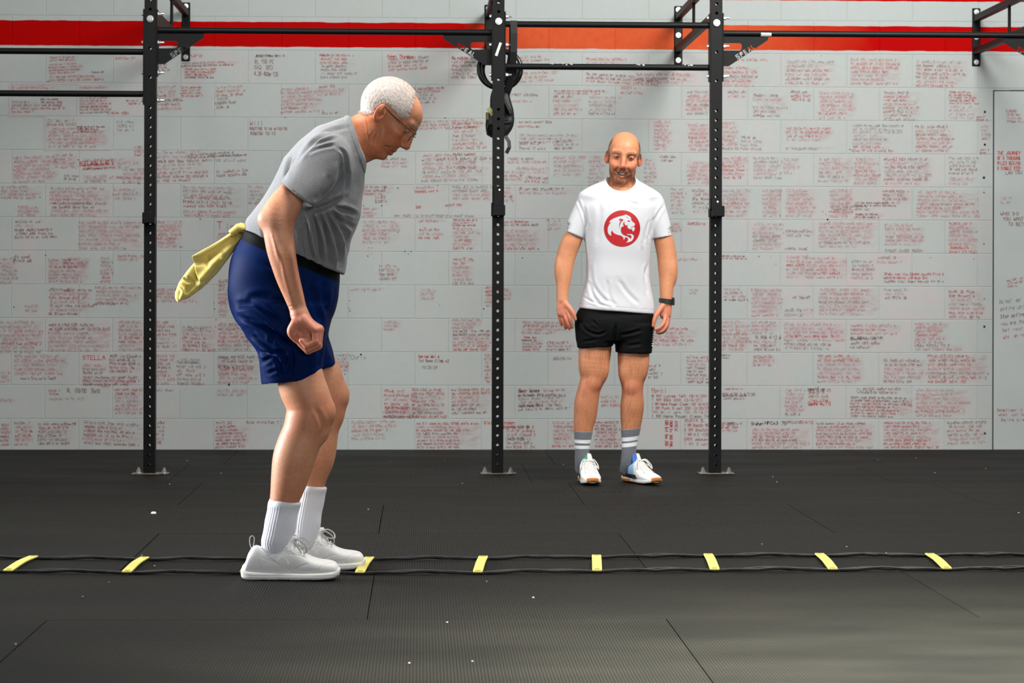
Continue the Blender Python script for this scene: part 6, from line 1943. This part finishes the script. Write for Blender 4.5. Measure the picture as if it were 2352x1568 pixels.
    q_ = child('side_print', mk.build('side_print'), sh2, M_white); q_.location = (0,0,0)

    # ---------------- socks and shoes
    M_gs = cloth_mat('grey_cotton', noise=.10, nscale=300, bump=.15, bscale=300)
    for Ls, tp, (sa, sb, sc_, sd), tl in ((L1, 990, (1009,1017,1022.5,1030), .02), (L2, 984, (1002.5,1011.5,1016,1025), -.12)):
        st = [q for q in Ls if q[1] > 945]
        cx_ = st[2][0]
        g = SDF(np.arange(K(cx_ - 34,0)[0], K(cx_ + 34,0)[0], .0026), np.arange(YC - .06, YC + .10, .003), np.arange(K(0,1088)[2], K(0,tp-6)[2], .0024))
        g.tube([K(a,b,d) for a,b,h_,d in st], [T(h_) + .002 for a,b,h_,d in st], k=0)
        g.plane(K(cx_, tp, 0), (tl, 0, 1), .003)
        v_, q_ = g.arrays(); v_ = relax(v_, q_); n_ = normals(v_, q_)
        zz = v_[:, 2] + (v_[:, 0] - K(cx_, 0)[0])*tl
        an = np.arctan2(v_[:, 1] - YC, v_[:, 0] - K(cx_, 0)[0])
        v_ = v_ + n_*(.0007*np.sin(an*40)*(zz < K(0, tp + 12)[2]))[:, None]
        cw = np.tile(np.array(lin(112, 115, 121)), (len(v_), 1)); edge = lambda a, b: np.clip((K(0, a)[2] - zz)/.0016 + .5, 0, 1)*np.clip((zz - K(0, b)[2])/.0016 + .5, 0, 1)
        cw = blend(cw, np.clip(edge(sa, sb) + edge(sc_, sd), 0, 1), lin(232, 232, 234))
        child('sock', raw_mesh('sock', v_, q_, cw), bt_, M_gs, 'heather grey sock with two white stripes')
    M_knit = mat('white_knit_upper', lin(232, 233, 230), rough=.7, noise=.03, nscale=100, bump=.3, bscale=500, attr='Col')
    M_gum = mat('gum_rubber', lin(190, 116, 50), rough=.5, noise=.06, nscale=50)
    M_bk = mat('black_trim', lin(20, 22, 24), rough=.5)
    M_wl = mat('white_laces', lin(226, 224, 218), rough=.85)
    def tshoe(name_lbl, heel, ang, mirror, tongue_col, heel_col):
        """training shoe pointing along ang from its heel on the floor"""
        L_ = .300
        u = SDF(np.arange(-.01, .312, .0024), np.arange(-.060, .060, .0024), np.arange(.006, .150, .0024))
        rows = [(0.0,.050,.018),(.010,.075,.030),(.030,.098,.034),(.060,.092,.037),(.090,.098,.040),(.120,.112,.041),(.142,.106,.043),(.17,.086,.046),(.21,.064,.050),(.245,.054,.049),(.272,.048,.042),(.290,.040,.030),(.299,.030,.016)]
        u.loft((0,0,0), (1,0,0), (0,0,1), (0,1,0), [(t, .012 + (zt-.012)/2, 0, (zt-.012)/2, hw) for t, zt, hw in rows], k=0, n=2.4, cap=.006)
        u.ell((.072, 0, .118), (.044, .028, .034), k=.008, sub=True)
        v_, q_ = u.arrays(); v_ = relax(v_, q_)
        c_ = np.tile(np.array(lin(234, 234, 230)), (len(v_), 1)); x_, y_, z_ = v_.T; y_ = y_*mirror
        c_ = blend(c_, np.clip((.150 - x_ - .35*(z_ - .05))/.006, 0, 1)*(y_ > .012)*(z_ > .045), lin(150, 190, 226))
        c_ = blend(c_, np.clip((.085 - x_)/.008, 0, 1)*(y_ > .0), lin(*heel_col))
        c_ = blend(c_, np.clip((.050 - x_)/.006, 0, 1), lin(24, 30, 44))
        c_ = blend(c_, np.clip((.046 - z_ + .0*x_)/.003, 0, 1)*(x_ < .165)*(y_ > 0), lin(22, 24, 27))
        c_ = blend(c_, np.clip((.030 - z_)/.003, 0, 1)*(x_ > .2)*(y_ < 0)*(x_ < .27), lin(24, 26, 28))
        up_ = raw_mesh('upper', v_, q_, c_)
        o = bpy.data.objects.new('shoe', up_); C.objects.link(o); up_.materials.append(M_knit); o.parent = bt_
        o.location = Vector(heel) - bt_.location; o.rotation_euler = (0, 0, ang); o['label'] = name_lbl
        u = SDF(np.arange(-.014, .316, .0024), np.arange(-.060, .060, .0026), np.arange(-.004, .050, .0020))
        u.loft((0,0,0), (1,0,0), (0,0,1), (0,1,0), [(-.008,.022,0,.014,.024),(.01,.016,0,.0165,.036),(.05,.013,0,.0135,.039),(.10,.012,0,.012,.037),(.15,.012,0,.0125,.041),(.20,.014,0,.0135,.050),(.25,.018,0,.0145,.049),(.28,.023,0,.014,.040),(.298,.029,0,.012,.026),(.306,.032,0,.008,.012)], k=0, n=3.4, cap=.006)
        v_, q_ = u.arrays(); v_ = relax(v_, q_); cl = np.tile(np.array(lin(228, 228, 224)), (len(v_), 1))
        toe = ((v_[:, 0] > .268) & (np.abs(v_[:, 1]) < .030)) | (v_[:, 2] < .010)
        toe |= (v_[:, 0] < .10) & (v_[:, 2] < .020)
        cl = blend(cl, toe.astype(float), lin(196, 122, 56)); cl = blend(cl, ((v_[:, 2] < .004) | ((v_[:, 0] > .262) & (v_[:, 2] < .013))).astype(float), lin(26, 20, 14))
        s_ = raw_mesh('sole', v_, q_, cl); s_.materials.append(mat('trainer_sole', lin(200,200,200), rough=.6, attr='Col')); c2 = bpy.data.objects.new('sole', s_); C.objects.link(c2); c2.parent = o
        tg = MB(); pts = catmull([(.120, 0, .098), (.108, 0, .124), (.098, 0, .148)], 4)
        for sgn, mm in ((1, 0), (-1, 1)):
            VV = []; FF = []
            for k, p_ in enumerate(pts):
                hw = .026*(1 - (k/len(pts))**3*.45)
                for j in range(4):
                    yy = hw*j/3*sgn*mirror; VV.append((p_[0] - 9*yy*yy, yy, p_[2] - 6*yy*yy)); 
                for j in range(4):
                    yy = hw*j/3*sgn*mirror; VV.append((p_[0] - 9*yy*yy - .005, yy, p_[2] - 6*yy*yy))
            for k in range(len(pts) - 1):
                for j in range(3):
                    a = k*8 + j; FF.append((a, a+1, a+9, a+8)); FF.append((a+4, a+12, a+13, a+5))
                a = k*8 + 3; FF.append((a, a+4, a+12, a+8))
            a = (len(pts)-1)*8; FF += [(a+j, a+j+1, a+5+j, a+4+j) for j in range(3)]
            tg.add(VV, FF, mm)
        tm_ = tg.build('tongue', True); tm_.materials.append(mat('tongue_' + ('green' if tongue_col[1] > 130 else 'blue'), lin(*tongue_col), rough=.6)); tm_.materials.append(M_wl)
        c2 = bpy.data.objects.new('tongue', tm_); C.objects.link(c2); c2.parent = o
        tr = bvh_of(up_); lc = MB()
        def on(x, y, lift=.002):
            h_ = tr.ray_cast(Vector((x, y, .2)), Vector((0, 0, -1)))[0]; return (x, y, (h_.z if h_ else .08) + lift)
        for k in range(6):
            x0 = .135 + .0125*k
            lc.tube([on(x0 + .003*abs(j)/2, j*.0085) for j in (-2.4,-1.2,0,1.2,2.4)], .0028, 6)
            if k < 5: lc.tube([on(x0 + .004, -.016, .003), on(x0 + .012, .016, .003)], .0024, 6)
        a_ = on(.135, 0, .004)
        for sg in (-1, 1):
            lc.tube(catmull([a_, (a_[0]+.012, sg*.026, a_[2]+.006), (a_[0]+.034, sg*.044, a_[2]-.020), (a_[0]+.040, sg*.046, a_[2]-.040), (a_[0]+.024, sg*.040, a_[2]-.026), a_], 5), .0026, 6)
            lc.tube(catmull([a_, (a_[0]+.02, sg*.022, a_[2]), (a_[0]+.045, sg*.038, a_[2]-.035)], 5), .0026, 6)
        lm_ = lc.build('laces', True); lm_.materials.append(M_wl); c2 = bpy.data.objects.new('laces', lm_); C.objects.link(c2); c2.parent = o
        em = MB()
        for k in range(8):
            for sg in (-1, 1):
                x0 = .140 + .012*k; p_ = on(x0, sg*(.024 + .0004*k), .0010); em.box((p_[0]-.003, p_[1]-.0015, p_[2]-.001), (p_[0]+.003, p_[1]+.0015, p_[2]+.0008))
        for k in range(3):
            a, b = on(.105+.012*k, mirror*.034, -.012), on(.150+.008*k, mirror*.041, -.018)
            em.tube([(a[0], mirror*(.0415), .045 - .004*k), (b[0], mirror*(.0480), .026 + .002*k)], .0022, 6)
        e_ = em.build('trim'); e_.materials.append(M_bk); c2 = bpy.data.objects.new('trim', e_); C.objects.link(c2); c2.parent = o; c2['kind'] = 'stuff'
    h1 = on_floor(1336, 1094); tshoe('white training shoe with gum sole and green tongue', (h1[0] - .004, YC + .085, 0.0), math.radians(-86), -1, (30, 142, 92), (40, 96, 176))
    h2 = on_floor(1432, 1094); tshoe('white training shoe with gum sole and blue tongue', (h2[0] - .01, YC + .075, 0.0), math.radians(-64), -1, (32, 92, 178), (34, 84, 160))
    # ---------------- watch
    wc = K(1530.3, 691, -.045); wb = MB(); P_ = []
    for a_ in np.linspace(0, 2*math.pi, 33): P_.append((wc[0] + .0345*math.cos(a_), wc[1] + .030*math.sin(a_), wc[2] - .004*math.cos(a_)))
    v = []; fcs = []
    for k in range(32):
        p_ = np.array(P_[k]); n_ = np.array([math.cos(2*math.pi*k/32), math.sin(2*math.pi*k/32), 0])
        for (dz, dr) in ((-.011,0),(.011,0),(.011,.003),(-.011,.003)): v.append(p_ + n_*dr + np.array([0,0,dz]))
    for k in range(32):
        for j in range(4): fcs.append((k*4+j, k*4+(j+1)%4, ((k+1)%32)*4+(j+1)%4, ((k+1)%32)*4+j))
    wb.add(v, fcs); wt = child('watch', wb.build('watch', True), bt_, mat('watch_band', lin(34, 40, 42), rough=.5), 'black wristwatch with a square case')
    wf = MB(); wf.box((wc[0] + .026, wc[1] - .026, wc[2] - .022), (wc[0] + .040, wc[1] + .014, wc[2] + .018), bev=.004)
    c2 = child('watch_case', wf.build('watch_case', True), wt, mat('watch_glass', lin(14, 16, 18), rough=.15, spec=.7)); c2.location = (0,0,0)
coach()
